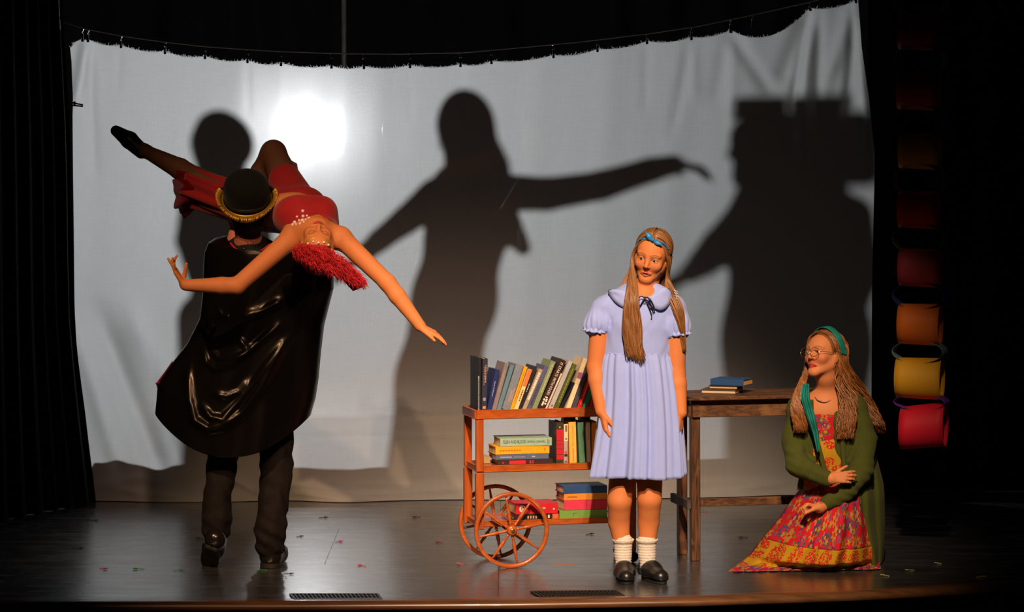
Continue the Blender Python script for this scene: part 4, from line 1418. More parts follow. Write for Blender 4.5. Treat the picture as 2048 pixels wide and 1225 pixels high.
# ------------------------------------------------------------------ girl in the pale blue dress
def make_girl():
    g = lambda x, y, dy=0.0: pix(x, y, dy)
    root = empty('person', flo(1278, 1150), 'person in a pale blue collared dress with long straight hair, standing before the book cart', 'person')
    B = Body()
    fwd = Vector((-.26, -.94, -.15)); R = frame3(fwd, (.17, -.12, 1)); sc = .95
    hc = g(1304, 512, .005)
    P = head(B, hc, R, sc, mouth=.18)
    # neck, torso
    B.cone(P(0, -.025, -.09), g(1287, 590, .015), .042, .045, .03)
    B.cone(g(1287, 590, .015), g(1284, 602, .02), .046, .052, .03)
    fl = ((0, 1, 0), .62)
    B.cone(g(1222, 606, .02), g(1342, 606, .02), .040, .040, .05)
    B.chain([g(1280, 625, .02), g(1276, 700, .02), g(1280, 800, .02)], [.12, .11, .13], .05, fl)
    # arms
    aL = [g(1203, 618, .015), g(1192, 735, .015), g(1202, 822, -.05)]
    aR = [g(1352, 616, .015), g(1352, 745, .015), g(1362, 826, -.03)]
    for a in (aL, aR):
        B.cone(a[0] + Vector((0, 0, -.02)), a[1], .047, .041, .03)
        mid = a[1].lerp(a[2], .3)
        B.cone(a[1], mid, .041, .041, .010); B.cone(mid, a[2], .041, .026, .008)
    hand(B, aL[2] + Vector((.004, -.004, -.010)), (.12, -.12, -1), (.75, .35, .1), (.35, -.9, 0), [(.45, .7, .4), (.5, .75, .5), (.55, .8, .5), (.6, .8, .5)], .93, .10, (.8, .45, .35, .5))
    hand(B, aR[2] + Vector((-.002, 0, -.010)), (-.06, -.05, -1), (-.8, .45, 0), (-.4, -.9, 0), [(.25, .4, .3), (.3, .45, .3), (.35, .5, .3), (.4, .5, .3)], .78, .05, (.9, .3, .25, .3))
    # legs
    lL = [g(1250, 900, .03), g(1239, 1003, -.01), g(1238, 1045, .025), g(1246, 1105, .015), g(1247, 1140, .01)]
    lR = [g(1300, 900, .03), g(1299, 1000, -.01), g(1297, 1045, .025), g(1294, 1105, .015), g(1296, 1140, .01)]
    for l in (lL, lR):
        B.chain(l, [.062, .0535, .047, .032, .034], .020)
        B.ell(l[2] + Vector((0, .020, .02)), (.028, .030, .08), .03)
        B.cone(l[4], l[4] + Vector((0, -.03, -.02)), .028, .022, .02)
    Pi = (hc, R)
    def cols(V):
        C, (bx, z, y, ex, up) = face_cols(V, Pi, SKIN, (.46, .12, .09), (.20, .09, .035), sc, blush=(.60, .22, .12), mouth=.18)
        m = np.clip(1.2 - np.abs(z - (-.0035 + up * 1.05)) / .0022, 0, 1) * ((np.abs(ex) < 1.05) & (y > .055))
        C[:] = C * (1 - .9 * m[:, None]) + np.array((.02, .01, .008)) * .9 * m[:, None]
        # far from the head the mask must not act
        far = np.linalg.norm(V - A(hc), axis=1) > .17
        C[far] = SKIN
        return C
    W = [win(hc + Vector((0, 0, -.012)), .155), win(aL[2] + Vector((0, 0, -.06)), .10), win(aR[2] + Vector((0, 0, -.06)), .10)]
    body_obj('body', B, root, skin_mat(), .0065, W, cols)
    eyes(root, P, R, sc, look=(.05, 1, -.02))
    t = MB(); t.ball(P(0, .074, -.069), (.012 * sc, .007 * sc, .0022 * sc), 12, 8, R); t.build('teeth', mat('teeth', (.6, .55, .48), .3), root, smooth=True)

    # dress
    M_d = mat('pale_blue_cotton', (.33, .42, .86), .85, spec=.15, var=.04, vscale=30, bump=.08, bscale=90, stretch=(1, 1, .5), sheen=.2)
    M_d2 = mat('pale_blue_collar', (.35, .44, .88), .85, spec=.15, bump=.03, bscale=200)
    M_nav = mat('navy_ribbon', (.012, .014, .035), .4)
    D = Body()
    D.chain([g(1281, 612, .02), g(1276, 650, .018), g(1275, 708, .02), g(1275, 722, .02)], [.118, .140, .140, .143], .04, ((0, 1, 0), .66))
    D.cone(g(1226, 606, .02), g(1338, 606, .02), .048, .048, .05)
    D.cone(g(1262, 594, .02), g(1312, 594, .02), .044, .044, .04)
    for (s, e, c0) in (((1206, 618), (1191, 652), -1), ((1350, 618), (1357, 658), 1)):
        D.cone(g(*s, .018), g(*e, .012), .052, .053, .03)
        D.ell(g((s[0] + e[0]) / 2 + c0 * 2, (s[1] + e[1]) / 2 + 8, .012), (.054, .056, .052), .02)
    D.ell(P(0, -.02, -.12), .05, .01, None, True)
    D.ell(g(1287, 583, .0), (.05, .07, .03), .012, None, True)
    fn = fold_noise(5, (55, 80, 110), .0035)
    def disp(V):
        d = fn(V) * .55
        # gathers towards the cuffs
        for c in (g(1191, 652, .012), g(1357, 660, .012)):
            q = V - A(c); r = np.linalg.norm(q, axis=1)
            an = np.arctan2(q[:, 1], q[:, 0])
            d += np.where(r < .095, .0038 * np.sin(an * 13) * np.clip(1 - np.abs(q[:, 2]) / .085, 0, 1), 0)
        return d
    bod = body_obj('dress', D, root, M_d, .005, (), None, disp)
    # ruffled cuffs
    for (c, dn) in ((g(1191, 658, .012), Vector((-.12, 0, -1))), (g(1356, 664, .012), Vector((.08, 0, -1)))):
        m = MB(); dn.normalize(); u = dn.cross(Vector((0, 1, 0))).normalized(); v = dn.cross(u)
        def f(a, b, c=c, dn=dn, u=u, v=v):
            an = 2 * PI * a
            r = .048 + .010 * b + .004 * b * math.sin(an * 17)
            return c + (u * math.cos(an) + v * math.sin(an)) * r + dn * (-.012 + .026 * b + .002 * math.sin(an * 11 + 1) * b)
        m.grid(f, 96, 4, True); m.build('cuff', M_d2, bod, smooth=True, thick=.0015)
    # skirt
    RG = [(706, 1209, 1337, .096), (716, 1206, 1341, .102), (740, 1203, 1346, .112), (790, 1200, 1353, .125), (850, 1194, 1359, .138), (905, 1187, 1362, .150), (952, 1180, 1364, .158)]
    rr = random.Random(4)
    phs = [rr.uniform(0, 6.28) for _ in range(8)]
    def sk(u, v):
        t = v * (len(RG) - 1); k = min(int(t), len(RG) - 2); f = t - k
        y, x0, x1, dp = [RG[k][i] * (1 - f) + RG[k + 1][i] * f for i in range(4)]
        a = 2 * PI * u
        fold = (math.sin(a * 31 + 1.6 * math.sin(a * 5 + phs[0])) * (.0030 + .0018 * v) + math.sin(a * 17 + 1.3 * math.sin(a * 4 + phs[4])) * (.002 + .005 * v) + math.sin(a * 11 + phs[1] + .8 * math.sin(3 * a)) * (.002 + .009 * v) + math.sin(a * 5 + phs[2]) * .008 * v)
        c = g((x0 + x1) / 2, y, .02); hw = (g(x1, y, .02) - g(x0, y, .02)).x / 2
        ca, sa = math.cos(a), math.sin(a)
        # superellipse keeps the sides full
        q = (abs(ca) ** 2.4 + abs(sa) ** 2.4) ** (-1 / 2.4)
        p = c + Vector((ca * q * (hw + fold), sa * q * (dp + fold), 0))
        if v > .6:
            # the handful of cloth at her side
            w_ = math.exp(-((a - PI - .25) / .16) ** 2) * math.sin(min(1, (v - .6) / .35) * PI / 2)
            p += Vector((.055, .03, 0)) * w_
            w2 = math.exp(-((a - PI - .62) / .22) ** 2) * (v - .6) / .4
            p += Vector((-.012, -.02, .004)) * w2
        p.z += .004 * math.sin(a * 3 + phs[3]) * v
        return p
    m = MB(); m.grid(sk, 240, 48, True)
    m.build('skirt', M_d, bod, smooth=True, thick=.002)
    m = MB(); m.tube([sk(i / 64, 0.0) + Vector((0, 0, .001)) for i in range(64)], .0022, 5, closed=True); m.build('waist_seam', M_d2, bod, smooth=True)
    # placket and buttons
    for (x, y) in ((1288, 606), (1288, 628), (1287, 652), (1287, 677), (1287, 699)):
        c = g(x, y, -.0); z_ = c.z
        c.y = .02 - interp(y, [(600, .078), (628, .088), (652, .0925), (680, .0935), (705, .093)]) - .002
        m = MB(); m.lathe([(.001, -.003), (.0052, -.002), (.0058, .001), (.004, .0026), (.0012, .0018)], Matrix.Translation(c) @ Matrix.Rotation(PI / 2, 4, 'X'), 12)
        m.build('button', mat('grey_button', (.12, .13, .22), .3), bod, smooth=True)
    # flat round collar in two lobes with dark edging
    def surf(x, y):
        """front of the yoke"""
        c = g(x, y, 0)
        dx = abs(x - 1284) / 75.0
        c.y = .02 - (.080 + .010 * min(1, max(0, (y - 590) / 40))) * math.sqrt(max(.02, 1 - min(.97, dx) ** 2.2)) - .006
        return c
    for lobe in ([(1276, 594), (1262, 587), (1243, 580), (1226, 578), (1216, 582), (1221, 594), (1230, 604), (1243, 613), (1258, 615), (1270, 610)],
                 [(1296, 593), (1306, 588), (1318, 578), (1330, 574), (1341, 583), (1343, 598), (1334, 612), (1322, 619), (1309, 616), (1299, 606)]):
        ring = crom([surf(*p) for p in lobe] + [surf(*lobe[0])], 4)[:-1]
        cx = sum(p[0] for p in lobe) / len(lobe); cy = sum(p[1] for p in lobe) / len(lobe)
        cen = surf(cx, cy) + Vector((0, -.003, 0))
        m = MB(); n = len(ring)
        mid = [cen.lerp(p, .55) + Vector((0, -.002, 0)) for p in ring]
        m.add([cen] + mid + ring, [(0, 1 + i, 1 + (i + 1) % n) for i in range(n)] + [(1 + i, 1 + n + i, 1 + n + (i + 1) % n, 1 + (i + 1) % n) for i in range(n)])
        col = m.build('collar', M_d2, bod, smooth=True, thick=.003)
        m = MB(); m.tube([p + Vector((0, -.0015, 0)) for p in ring[n // 3:]], .0014, 5); m.build('piping', M_nav, col, smooth=True)
    # thin dark ribbon tied at the throat
    m = MB()
    kn = surf(1288, 594) + Vector((0, -.008, 0))
    for pts in ([(0, 0), (-8, -3), (-14, 6), (-15, 20), (-8, 14), (0, 0)], [(0, 0), (6, -1), (10, 8), (16, 22), (17, 30)], [(0, 0), (10, 2), (18, 16), (20, 26), (12, 18), (0, 0)], [(0, 0), (-6, 10), (-13, 24)], [(4, 8), (10, 22), (14, 36), (13, 42)]):
        m.tube(crom([kn + Vector((a * .0022, -.003 - .002 * (i % 2), -b * .0022)) for i, (a, b) in enumerate(pts)], 5), .0026, 6, flat=((0, 1, 0), .4))
    m.ball(kn, .006, 8, 6); m.build('ribbon_tie', M_nav, bod, smooth=True)
    # lace on the far sleeve
    m = MB()
    for i in range(9):
        t = i / 8
        a = g(1347 + 10 * t, 580 + 44 * t, -.046); b = g(1356 + 10 * t, 584 + 44 * t, -.040)
        m.tube([a, a.lerp(b, .5) + Vector((0, -.004, 0)), b], .0012, 4)
        if i < 8: m.tube([a, g(1347 + 10 * (t + .125) + 9, 580 + 44 * (t + .125) + 4, -.044)], .001, 4)
    m.build('lace', mat('white_lace', (.7, .66, .68), .8), bod)
    # socks, shoes
    M_s = mat('cream_sock', (.72, .66, .58), .9, bump=.4, bscale=260, stretch=(1, 1, .3), spec=.1)
    M_sh = mat('black_leather_shoe', (.010, .010, .011), .33, spec=.5, var=.2, vscale=30)
    for (l, toe, tx) in ((lL, (1256, 1160), .05), (lR, (1312, 1160), .35)):
        S = Body(); S.chain([l[3] + Vector((0, 0, .046)), l[3] + Vector((0, 0, -.01)), l[4] + Vector((0, -.004, .012))], [.0425, .0375, .034], .02); S.cone(l[4], l[4] + Vector((.05 * tx, -.05, -.015)), .029, .024, .02)
        so = body_obj('sock', S, root, M_s, .004, (), None, lambda V: .0016 * np.sin(V[:, 2] * 520))
        m = MB(); c = l[3] + Vector((0, 0, .045))
        m.grid(lambda a, b: c + Vector(((.0425 + .006 * b) * math.cos(2 * PI * a), (.0425 + .006 * b) * math.sin(2 * PI * a), .016 * b - .004 + .0025 * math.sin(2 * PI * a * 16) * b)), 96, 3, True)
        m.build('sock_frill', M_s, so, smooth=True, thick=.002)
        f = flo(*toe); f.z = .026
        d = Vector((tx, -1, 0)).normalized()
        heel = Vector((l[4].x - .02 * tx, l[4].y + .03, .038))
        toe_p = heel + d * .172; toe_p.z = .026
        K = Body()
        K.cone(heel, heel.lerp(toe_p, .45) + Vector((0, 0, .004)), .041, .042, .03)
        K.cone(heel.lerp(toe_p, .45), toe_p, .043, .036, .03)
        K.cone(heel + Vector((0, 0, .02)), heel.lerp(toe_p, .4) + Vector((0, 0, .024)), .030, .028, .02)
        K.ell(heel.lerp(toe_p, .12) + Vector((0, 0, .075)), (.034, .055, .035), .008, None, True)
        K.ell(heel.lerp(toe_p, .5) + Vector((0, 0, -.06)), (.12, .22, .052), .004, None, True)
        so = body_obj('shoe', K, root, M_sh, .004)
        m = MB()
        side = Vector((d.y, -d.x, 0))
        out = []
        for i in range(40):
            a = 2 * PI * i / 40
            ln = math.cos(a); wd = math.sin(a)
            c = heel.lerp(toe_p, .5)
            wloc = .039 + .004 * ln - .006 * max(0, -ln)
            out.append(Vector((c.x, c.y, 0)) + d * ln * .122 + side * wd * wloc)
        n = len(out)
        m.add([p + Vector((0, 0, .002)) for p in out] + [p + Vector((0, 0, .011)) for p in out], [tuple(range(n - 1, -1, -1)), tuple(range(n, 2 * n))] + [(i, (i + 1) % n, n + (i + 1) % n, n + i) for i in range(n)])
        m.build('sole', mat('black_rubber', (.012, .012, .012), .7), so)
    Q = lambda x, y, z: P(-x, y, z)      # +x to the person's left
    # hair
    H = Hair((.11, .042, .012), (.35, .155, .05), 5)
    Hc = Body()
    Mr = np.array(R)
    Hc.ell(Q(0, -.022, .034), tuple(a * sc for a in (.082, .098, .088)), .01, Mr)
    Hc.ell(Q(0, -.045, -.03), tuple(a * sc for a in (.078, .070, .10)), .03, Mr)
    Hc.ell(Q(0, .085, -.045), tuple(a * sc for a in (.062, .085, .105)), .012, Mr, True)
    cap = body_obj('hair_cap', Hc, root, mat('hair_under', (.24, .105, .034), .42, spec=.5), .005)
    par = lambda s, f: Q(s * .006, .055 - .14 * f, .098 + .030 * math.sin(f * PI * .9))
    # front lock over her shoulder (picture side away from the bow)
    for i in range(170):
        f = H.r.random(); e = H.r.random()
        st = par(-1, f * .55)
        q1 = Q(-.055 - .012 * f, .052 - .09 * f, .062)
        q2 = Q(-.082 - .006 * H.r.random(), .030 - .07 * f, -.02)
        x3 = 1252 + 24 * e; x4 = 1247 + 34 * e + H.r.uniform(-3, 3); x5 = 1252 + 30 * e + H.r.uniform(-6, 6)
        H.lock([st, q1, q2, g(x3, 590, -.065 - .02 * H.r.random()), g(x4, 640, -.098), g(x4 + 2, 680, -.105), g(x5 + 6, 712 + 14 * H.r.random() * (.4 + e), -.108)], .0034 * H.r.uniform(.7, 1.2), wave=.003, freq=18)
    for i in range(60):                       # hair swept behind the near shoulder
        f = H.r.random()
        H.lock([par(-1, .3 + f * .5), Q(-.062, -.02 - .04 * f, .05), Q(-.085, -.03, -.05), g(1240 - 6 * f, 585, .03), g(1212 + 10 * f, 592 + 6 * f, .045), g(1190 + 14 * f, 606 + 4 * f, .05), g(1177 + 14 * f, 622 + 30 * f, .06)], .0032 * H.r.uniform(.7, 1.2), wave=.002, freq=15)
    for i in range(190):                       # the other side, over the far shoulder
        f = H.r.random(); e = H.r.random()
        H.lock([par(1, f * .6), Q(.052 + .012 * f, .050 - .09 * f, .064), Q(.080 + .006 * H.r.random(), .020 - .06 * f, -.01), Q(.084 + .006 * e, .006 - .03 * f, -.085), g(1332 + 20 * e, 585, -.035 + .05 * f), g(1346 + 20 * e, 620, -.06 + .03 * f), g(1358 + 12 * e, 655 + 10 * f, -.05 + .02 * f), g(1366 + 5 * e, 690 + 16 * f, -.02)], .0032 * H.r.uniform(.7, 1.2), wave=.003, freq=16)
    for i in range(70):                       # fall at the back of the neck
        f = H.r.uniform(-1, 1)
        H.lock([Q(f * .03, -.10, .06), Q(f * .07, -.105, 0), Q(f * .075, -.095, -.08), g(1292 + 48 * f, 620, .09), g(1290 + 50 * f, 690, .115)], .006, wave=.002, freq=14)
    comb(H, Q, 420)
    H.build('hair', root)
    # blue satin bow
    M_b = mat('blue_satin', (.010, .19, .46), .42, spec=.4, sheen=.2)
    bc = Q(.006, .070, .090)
    m = MB()
    for (tip, wd) in ((Q(-.034, .066, .118), .013), (Q(.052, .074, .078), .011)):
        d = tip - bc
        nrm = (R @ Vector((.1, .8, .6))).normalized(); sd = d.cross(nrm).normalized()
        def f(u, v, d=d, sd=sd, nrm=nrm, wd=wd):
            a = 2 * PI * v
            w_ = wd * math.sin(min(1, u * 1.15) * PI * .78 + .25)
            return bc + d * u + sd * math.cos(a) * w_ + nrm * math.sin(a) * .007 * math.sin(u * PI * .9 + .1)
        m.grid(lambda u, v: f(v, u), 16, 10, True)
    m.ball(bc + (R @ Vector((0, .004, .002))), .0075, 10, 8)
    m.build('hair_bow', M_b, root, smooth=True)
    m = MB()
    m.tube(crom([Q(-.074, .022, .05), Q(-.055, .045, .078), bc, Q(.055, .045, .078), Q(.074, .022, .05)], 6), .005, 6, flat=((R @ Vector((0, 1, 0))), .5)); m.build('hair_band', M_b, root, smooth=True)
    # cheek microphone
    m = MB(); m.tube(crom([Q(.074, .01, -.02), Q(.066, .050, -.045), Q(.056, .068, -.060)], 5), .0013, 6); m.ball(Q(.055, .069, -.061), .0035, 8, 6)
    m.build('headset_microphone', mat('tan_wire', (.30, .16, .09), .4), root, smooth=True)
    return root
make_girl()
# ------------------------------------------------------------------ kneeling girl in the olive cardigan
def floral(name, ground, sets, rough=.85):
    """printed cotton by UV: sets of (scale, radius, petals, colour, centre colour, medallion scale or None)"""
    m = bpy.data.materials.new(name); m.use_nodes = True
    nt = m.node_tree; L = nt.links; b = nt.nodes['Principled BSDF']
    b.inputs['Roughness'].default_value = rough; b.inputs['Specular IOR Level'].default_value = .15
    tc = nt.nodes.new('ShaderNodeTexCoord')
    col = nt.nodes.new('ShaderNodeRGB'); col.outputs[0].default_value = (*ground, 1); last = col.outputs[0]
    def math_(op, x, y=None):
        n = nt.nodes.new('ShaderNodeMath'); n.operation = op
        for i, q in enumerate((x, y)):
            if q is None: continue
            if isinstance(q, (int, float)): n.inputs[i].default_value = q
            else: L.new(q, n.inputs[i])
        return n.outputs[0]
    def over(mask, c):
        nonlocal last
        mx = nt.nodes.new('ShaderNodeMix'); mx.data_type = 'RGBA'; mx.inputs['B'].default_value = (*c, 1)
        L.new(mask, mx.inputs['Factor']); L.new(last, mx.inputs['A']); last = mx.outputs['Result']
    for i, (sc, r, pet, c, cc, med) in enumerate(sets):
        mp = nt.nodes.new('ShaderNodeMapping'); mp.inputs['Location'].default_value = (i * 3.7 + .3, i * 1.9, 0); mp.inputs['Scale'].default_value = (sc, sc, 1)
        L.new(tc.outputs['UV'], mp.inputs[0])
        v = nt.nodes.new('ShaderNodeTexVoronoi'); v.voronoi_dimensions = '2D'; v.inputs['Scale'].default_value = 1; v.inputs['Randomness'].default_value = .75
        L.new(mp.outputs[0], v.inputs['Vector'])
        sb = nt.nodes.new('ShaderNodeVectorMath'); sb.operation = 'SUBTRACT'
        L.new(mp.outputs[0], sb.inputs[0]); L.new(v.outputs['Position'], sb.inputs[1])
        sx = nt.nodes.new('ShaderNodeSeparateXYZ'); L.new(sb.outputs[0], sx.inputs[0])
        an = math_('ARCTAN2', sx.outputs['Y'], sx.outputs['X'])
        lim = math_('MULTIPLY', math_('ADD', math_('MULTIPLY', math_('COSINE', math_('MULTIPLY', an, float(pet))), .24), .76), r)
        mask = math_('LESS_THAN', v.outputs['Distance'], lim)
        if med:
            m2 = nt.nodes.new('ShaderNodeMapping'); m2.inputs['Scale'].default_value = (med, med * .8, 1); L.new(tc.outputs['UV'], m2.inputs[0])
            v2 = nt.nodes.new('ShaderNodeTexVoronoi'); v2.voronoi_dimensions = '2D'; v2.inputs['Scale'].default_value = 1; v2.inputs['Randomness'].default_value = .25
            L.new(m2.outputs[0], v2.inputs['Vector'])
            mask = math_('MULTIPLY', mask, math_('LESS_THAN', v2.outputs['Distance'], .40))
        over(mask, c)
        if cc: over(math_('MULTIPLY', mask, math_('LESS_THAN', v.outputs['Distance'], r * .34)), cc)
    L.new(last, b.inputs['Base Color'])
    return m

def uv_from(o, fn):
    me = o.data
    uv = me.uv_layers.new(name='cloth')
    n = len(me.loops)
    vi = np.empty(n, dtype=np.int32); me.loops.foreach_get('vertex_index', vi)
    co = np.empty(len(me.vertices) * 3, dtype=np.float32); me.vertices.foreach_get('co', co)
    uv.data.foreach_set('uv', fn(co.reshape(-1, 3))[vi].astype(np.float32).ravel())

def make_kneeler():
    KY = .42
    g = lambda x, y, dy=0.0: pix(x, y, KY + dy)
    root = empty('person', flo(1640, 1130), 'person kneeling in an olive cardigan and red floral dress, wearing round glasses', 'person')
    B = Body()
    fwd = Vector((-.72, -.66, .22)); R = frame3(fwd, (.10, .20, 1)); sc = .93
    hc = g(1648, 709, .0)
    P = head(B, hc, R, sc)
    Q = lambda x, y, z: P(-x, y, z)
    nb = g(1655, 800, .05)
    B.cone(P(0, -.025, -.085), nb, .042, .046, .03)
    B.ell(g(1652, 822, .04), (.10, .065, .06), .05)
    B.chain([g(1650, 830, .05), g(1652, 880, .05), g(1655, 960, .08)], [.115, .105, .12], .05, ((0, 1, 0), .68))
    w1, w2 = g(1662, 958, -.20), g(1640, 1016, -.195)
    hand(B, w1, (.80, -.22, .10), (.1, .9, -.25), (.1, -.2, 1), [(.35, .45, .3), (.4, .5, .3), (.45, .5, .35), (.5, .55, .4)], .80, .14, (.7, .55, .1, .3))
    B.cone(g(1652, 955, -.185), w1, .022, .023, .02)
    hand(B, w2, (-.86, -.25, .18), (-.2, -.3, -.9), (.0, -.8, .3), [(.8, 1.4, 1.1), (.85, 1.4, 1.1), (.9, 1.4, 1.1), (.95, 1.4, 1.1)], .84, .02, (.9, .25, .45, .8))
    B.cone(g(1656, 1008, -.175), w2, .022, .023, .02)
    # thighs and shins under the skirt
    B.chain([g(1665, 1000, .14), g(1610, 1085, -.08)], [.085, .060], .04); B.chain([g(1690, 1000, .14), g(1665, 1092, -.10)], [.085, .060], .04)
    B.chain([g(1612, 1095, -.06), g(1700, 1100, .20)], [.050, .040], .03); B.chain([g(1665, 1098, -.06), g(1725, 1100, .20)], [.050, .040], .03)
    Pi = (hc, R)
    def cols(V):
        C, (bx, z, y, ex, up) = face_cols(V, Pi, (.60, .215, .085), (.42, .030, .030), (.22, .09, .03), sc, blush=(.60, .14, .09))
        m = np.clip(1.2 - np.abs(z - (-.0035 + up * 1.05)) / .0022, 0, 1) * ((np.abs(ex) < 1.05) & (y > .055))
        C[:] = C * (1 - .9 * m[:, None]) + np.array((.02, .01, .008)) * .9 * m[:, None]
        C[np.linalg.norm(V - A(hc), axis=1) > .17] = (.60, .215, .085)
        return C
    body_obj('body', B, root, skin_mat(), .0065, [win(hc + Vector((0, 0, -.012)), .15), win(w1 + Vector((.06, 0, 0)), .11), win(w2 + Vector((-.05, 0, 0)), .085)], cols)
    eyes(root, P, R, sc, (.06, .06, .05), look=(.1, 1, .12))

    # dress: printed skirt in tiers, fanned over the boards
    RED = floral('red_floral_cotton', (.50, .010, .020), [(17, .22, 3, (.12, .15, .05), None, None), (9, .32, 7, (.42, .20, .03), (.45, .012, .02), None), (6.5, .30, 8, (.055, .075, .10), (.45, .012, .10), None),
        (8, .24, 6, (.13, .025, .12), (.45, .24, .03), None), (13, .24, 5, (.40, .22, .03), None, None), (11, .22, 5, (.40, .03, .12), (.05, .10, .10), None)])
    YEL = floral('mustard_floral_cotton', (.42, .23, .010), [(30, .30, 3, (.48, .012, .014), None, 7.0), (21, .44, 6, (.48, .012, .014), (.42, .23, .010), 7.0), (17, .34, 5, (.50, .012, .014), (.42, .23, .010), 7.0)])
    MIX = floral('multicolour_floral_border', (.30, .012, .06), [(14, .40, 6, (.03, .14, .11), (.42, .24, .02), None), (13, .36, 5, (.13, .04, .15), None, None), (17, .34, 5, (.42, .25, .02), (.5, .02, .03), None), (19, .28, 4, (.52, .04, .06), None, None)])
    # outline of the skirt: rows of (left x,y) (right x,y) and depth of belly
    ROWS = [((1618, 965), (1735, 965), .18, .12), ((1592, 1000), (1742, 1000), .27, .10), ((1560, 1045), (1750, 1045), .33, .08), ((1530, 1080), (1758, 1090), .36, .05),
            ((1505, 1113), (1760, 1115), .37, .02), ((1480, 1133), (1762, 1130), .385, .0), ((1456, 1146), (1762, 1141), .395, .0)]
    rr = random.Random(9); ph = [rr.uniform(0, 6.28) for _ in range(6)]
    def sk(u, v):
        t = v * (len(ROWS) - 1); k = min(int(t), len(ROWS) - 2); f = t - k
        a, b = ROWS[k], ROWS[k + 1]
        lx, ly = a[0][0] * (1 - f) + b[0][0] * f, a[0][1] * (1 - f) + b[0][1] * f
        rx, ry = a[1][0] * (1 - f) + b[1][0] * f, a[1][1] * (1 - f) + b[1][1] * f
        dp = a[2] * (1 - f) + b[2] * f
        s = .5 - .5 * math.cos(min(u, 1) * PI) * 1.0
        px = lx + (rx - lx) * u; py = ly + (ry - ly) * u
        belly = math.sin(u * PI) ** .6
        fold = (.016 * math.sin(u * 34 + 2.2 * v + ph[0]) + .012 * math.sin(u * 57 + ph[1] - 1.5 * v) + .010 * math.sin(u * 19 + ph[2])) * (.25 + .9 * v) * (.35 + .65 * u)
        p = g(px, py, 0)
        p.y = KY + .10 - dp * belly + fold
        if v > .80:
            p.z = max(p.z * (1 - (v - .80) / .2) + .006 * ((v - .80) / .2), .006) if py > 1132 else p.z
        # bring the cloth down to the boards at the hem, keeping its picture height by moving it out
        if v > .66:
            w_ = (v - .66) / .34
            fl_ = flo(px, py - 2)
            zt_ = .004 + .018 * (1 - w_) + .007 * abs(math.sin(u * 40 + ph[3])) * (1 - .6 * w_)
            q = flo(px, py - 2, zt_)
            q.y += fold * .25
            p = p.lerp(q, min(1, w_ * 1.15))
        return p
    drs = None
    for (nm, v0, v1, M_) in (('skirt', 0, .50, RED), ('skirt_tier', .50, .85, YEL), ('skirt_border', .85, 1.0, MIX)):
        m = MB()
        nv = int(70 * (v1 - v0)) + 2
        m.grid(lambda u, v: sk(u, v0 + (v1 - v0) * v) + Vector((0, -.003 * (v0 > 0) * (1 - v), 0)), 170, nv)
        o = m.build(nm, M_, drs if drs else root, smooth=True, thick=.002)
        uvs = np.array([[i / 170 * 1.15, (v0 + (v1 - v0) * j / nv) * .62] for j in range(nv + 1) for i in range(171)])
        uv_from(o, lambda co, uvs=uvs: uvs)
        if drs is None: drs = o
    # back of the skirt closes the fan behind her legs
    m = MB()
    def bk(u, v):
        a = sk(0, .12 + .88 * v) if False else None
        x0, x1 = sk(0.0, .1 + .9 * v), sk(1.0, .1 + .9 * v)
        c = x0.lerp(x1, u)
        c.y += .16 * math.sin(u * PI) * (.5 + .5 * v) + .004
        return c
    m.grid(bk, 40, 16)
    o = m.build('skirt_back', RED, drs, smooth=True, thick=.002)
    uvs = np.array([[i / 40, j / 16 * .6] for j in range(17) for i in range(41)]); uv_from(o, lambda co, uvs=uvs: uvs)
    # bodice
    D = Body()
    D.chain([g(1650, 838, .045), g(1654, 880, .045), g(1662, 960, .06)], [.118, .112, .13], .04, ((0, 1, 0), .72))
    bo = body_obj('bodice', D, root, RED, .006)
    uv_from(bo, lambda co: np.stack([co[:, 0] * 2.0, co[:, 2] * 2.0], 1))
    D = Body(); D.chain([g(1658, 905, .035), g(1664, 965, .05)], [.125, .135], .03, ((0, 1, 0), .74))
    bo2 = body_obj('bodice_panel', D, root, YEL, .006); uv_from(bo2, lambda co: np.stack([co[:, 0] * 1.6, co[:, 2] * 1.6], 1))

    # cardigan
    M_c = mat('olive_knit', (.060, .070, .014), .95, spec=.1, var=.08, vscale=40, bump=.18, bscale=120, stretch=(3, 3, .25), sheen=.03)
    C = Body()
    fl = ((0, 1, 0), .74)
    C.cone(g(1602, 815, .06), g(1706, 808, .07), .052, .056, .06)
    C.chain([g(1652, 845, .065), g(1660, 900, .07), g(1675, 985, .10)], [.150, .158, .165], .05, fl)
    # her right sleeve (towards the table), bent across
    C.chain([g(1598, 828, .05), g(1588, 885, .02), g(1596, 932, -.04)], [.056, .052, .050], .03)
    C.chain([g(1596, 932, -.04), g(1630, 948, -.13), g(1655, 957, -.185)], [.050, .042, .036], .03)
    # her left sleeve, elbow out, forearm across the lap
    C.chain([g(1712, 826, .06), g(1728, 880, .02), g(1722, 940, -.05)], [.062, .058, .054], .03)
    C.chain([g(1722, 940, -.05), g(1695, 980, -.13), g(1655, 1008, -.17)], [.054, .046, .037], .03)
    # open front: cut a long wedge along the breastbone
    for t in np.linspace(0, 1, 9):
        c = g(1646 + 18 * t, 800 + 170 * t, -.06 - .03 * t)
        C.ell(c, (.050 - .022 * t, .115, .05), .012, None, True)
    C.ell(P(0, -.03, -.14), (.055, .06, .06), .02, None, True)
    fn = fold_noise(8, (40, 60, 90), .005)
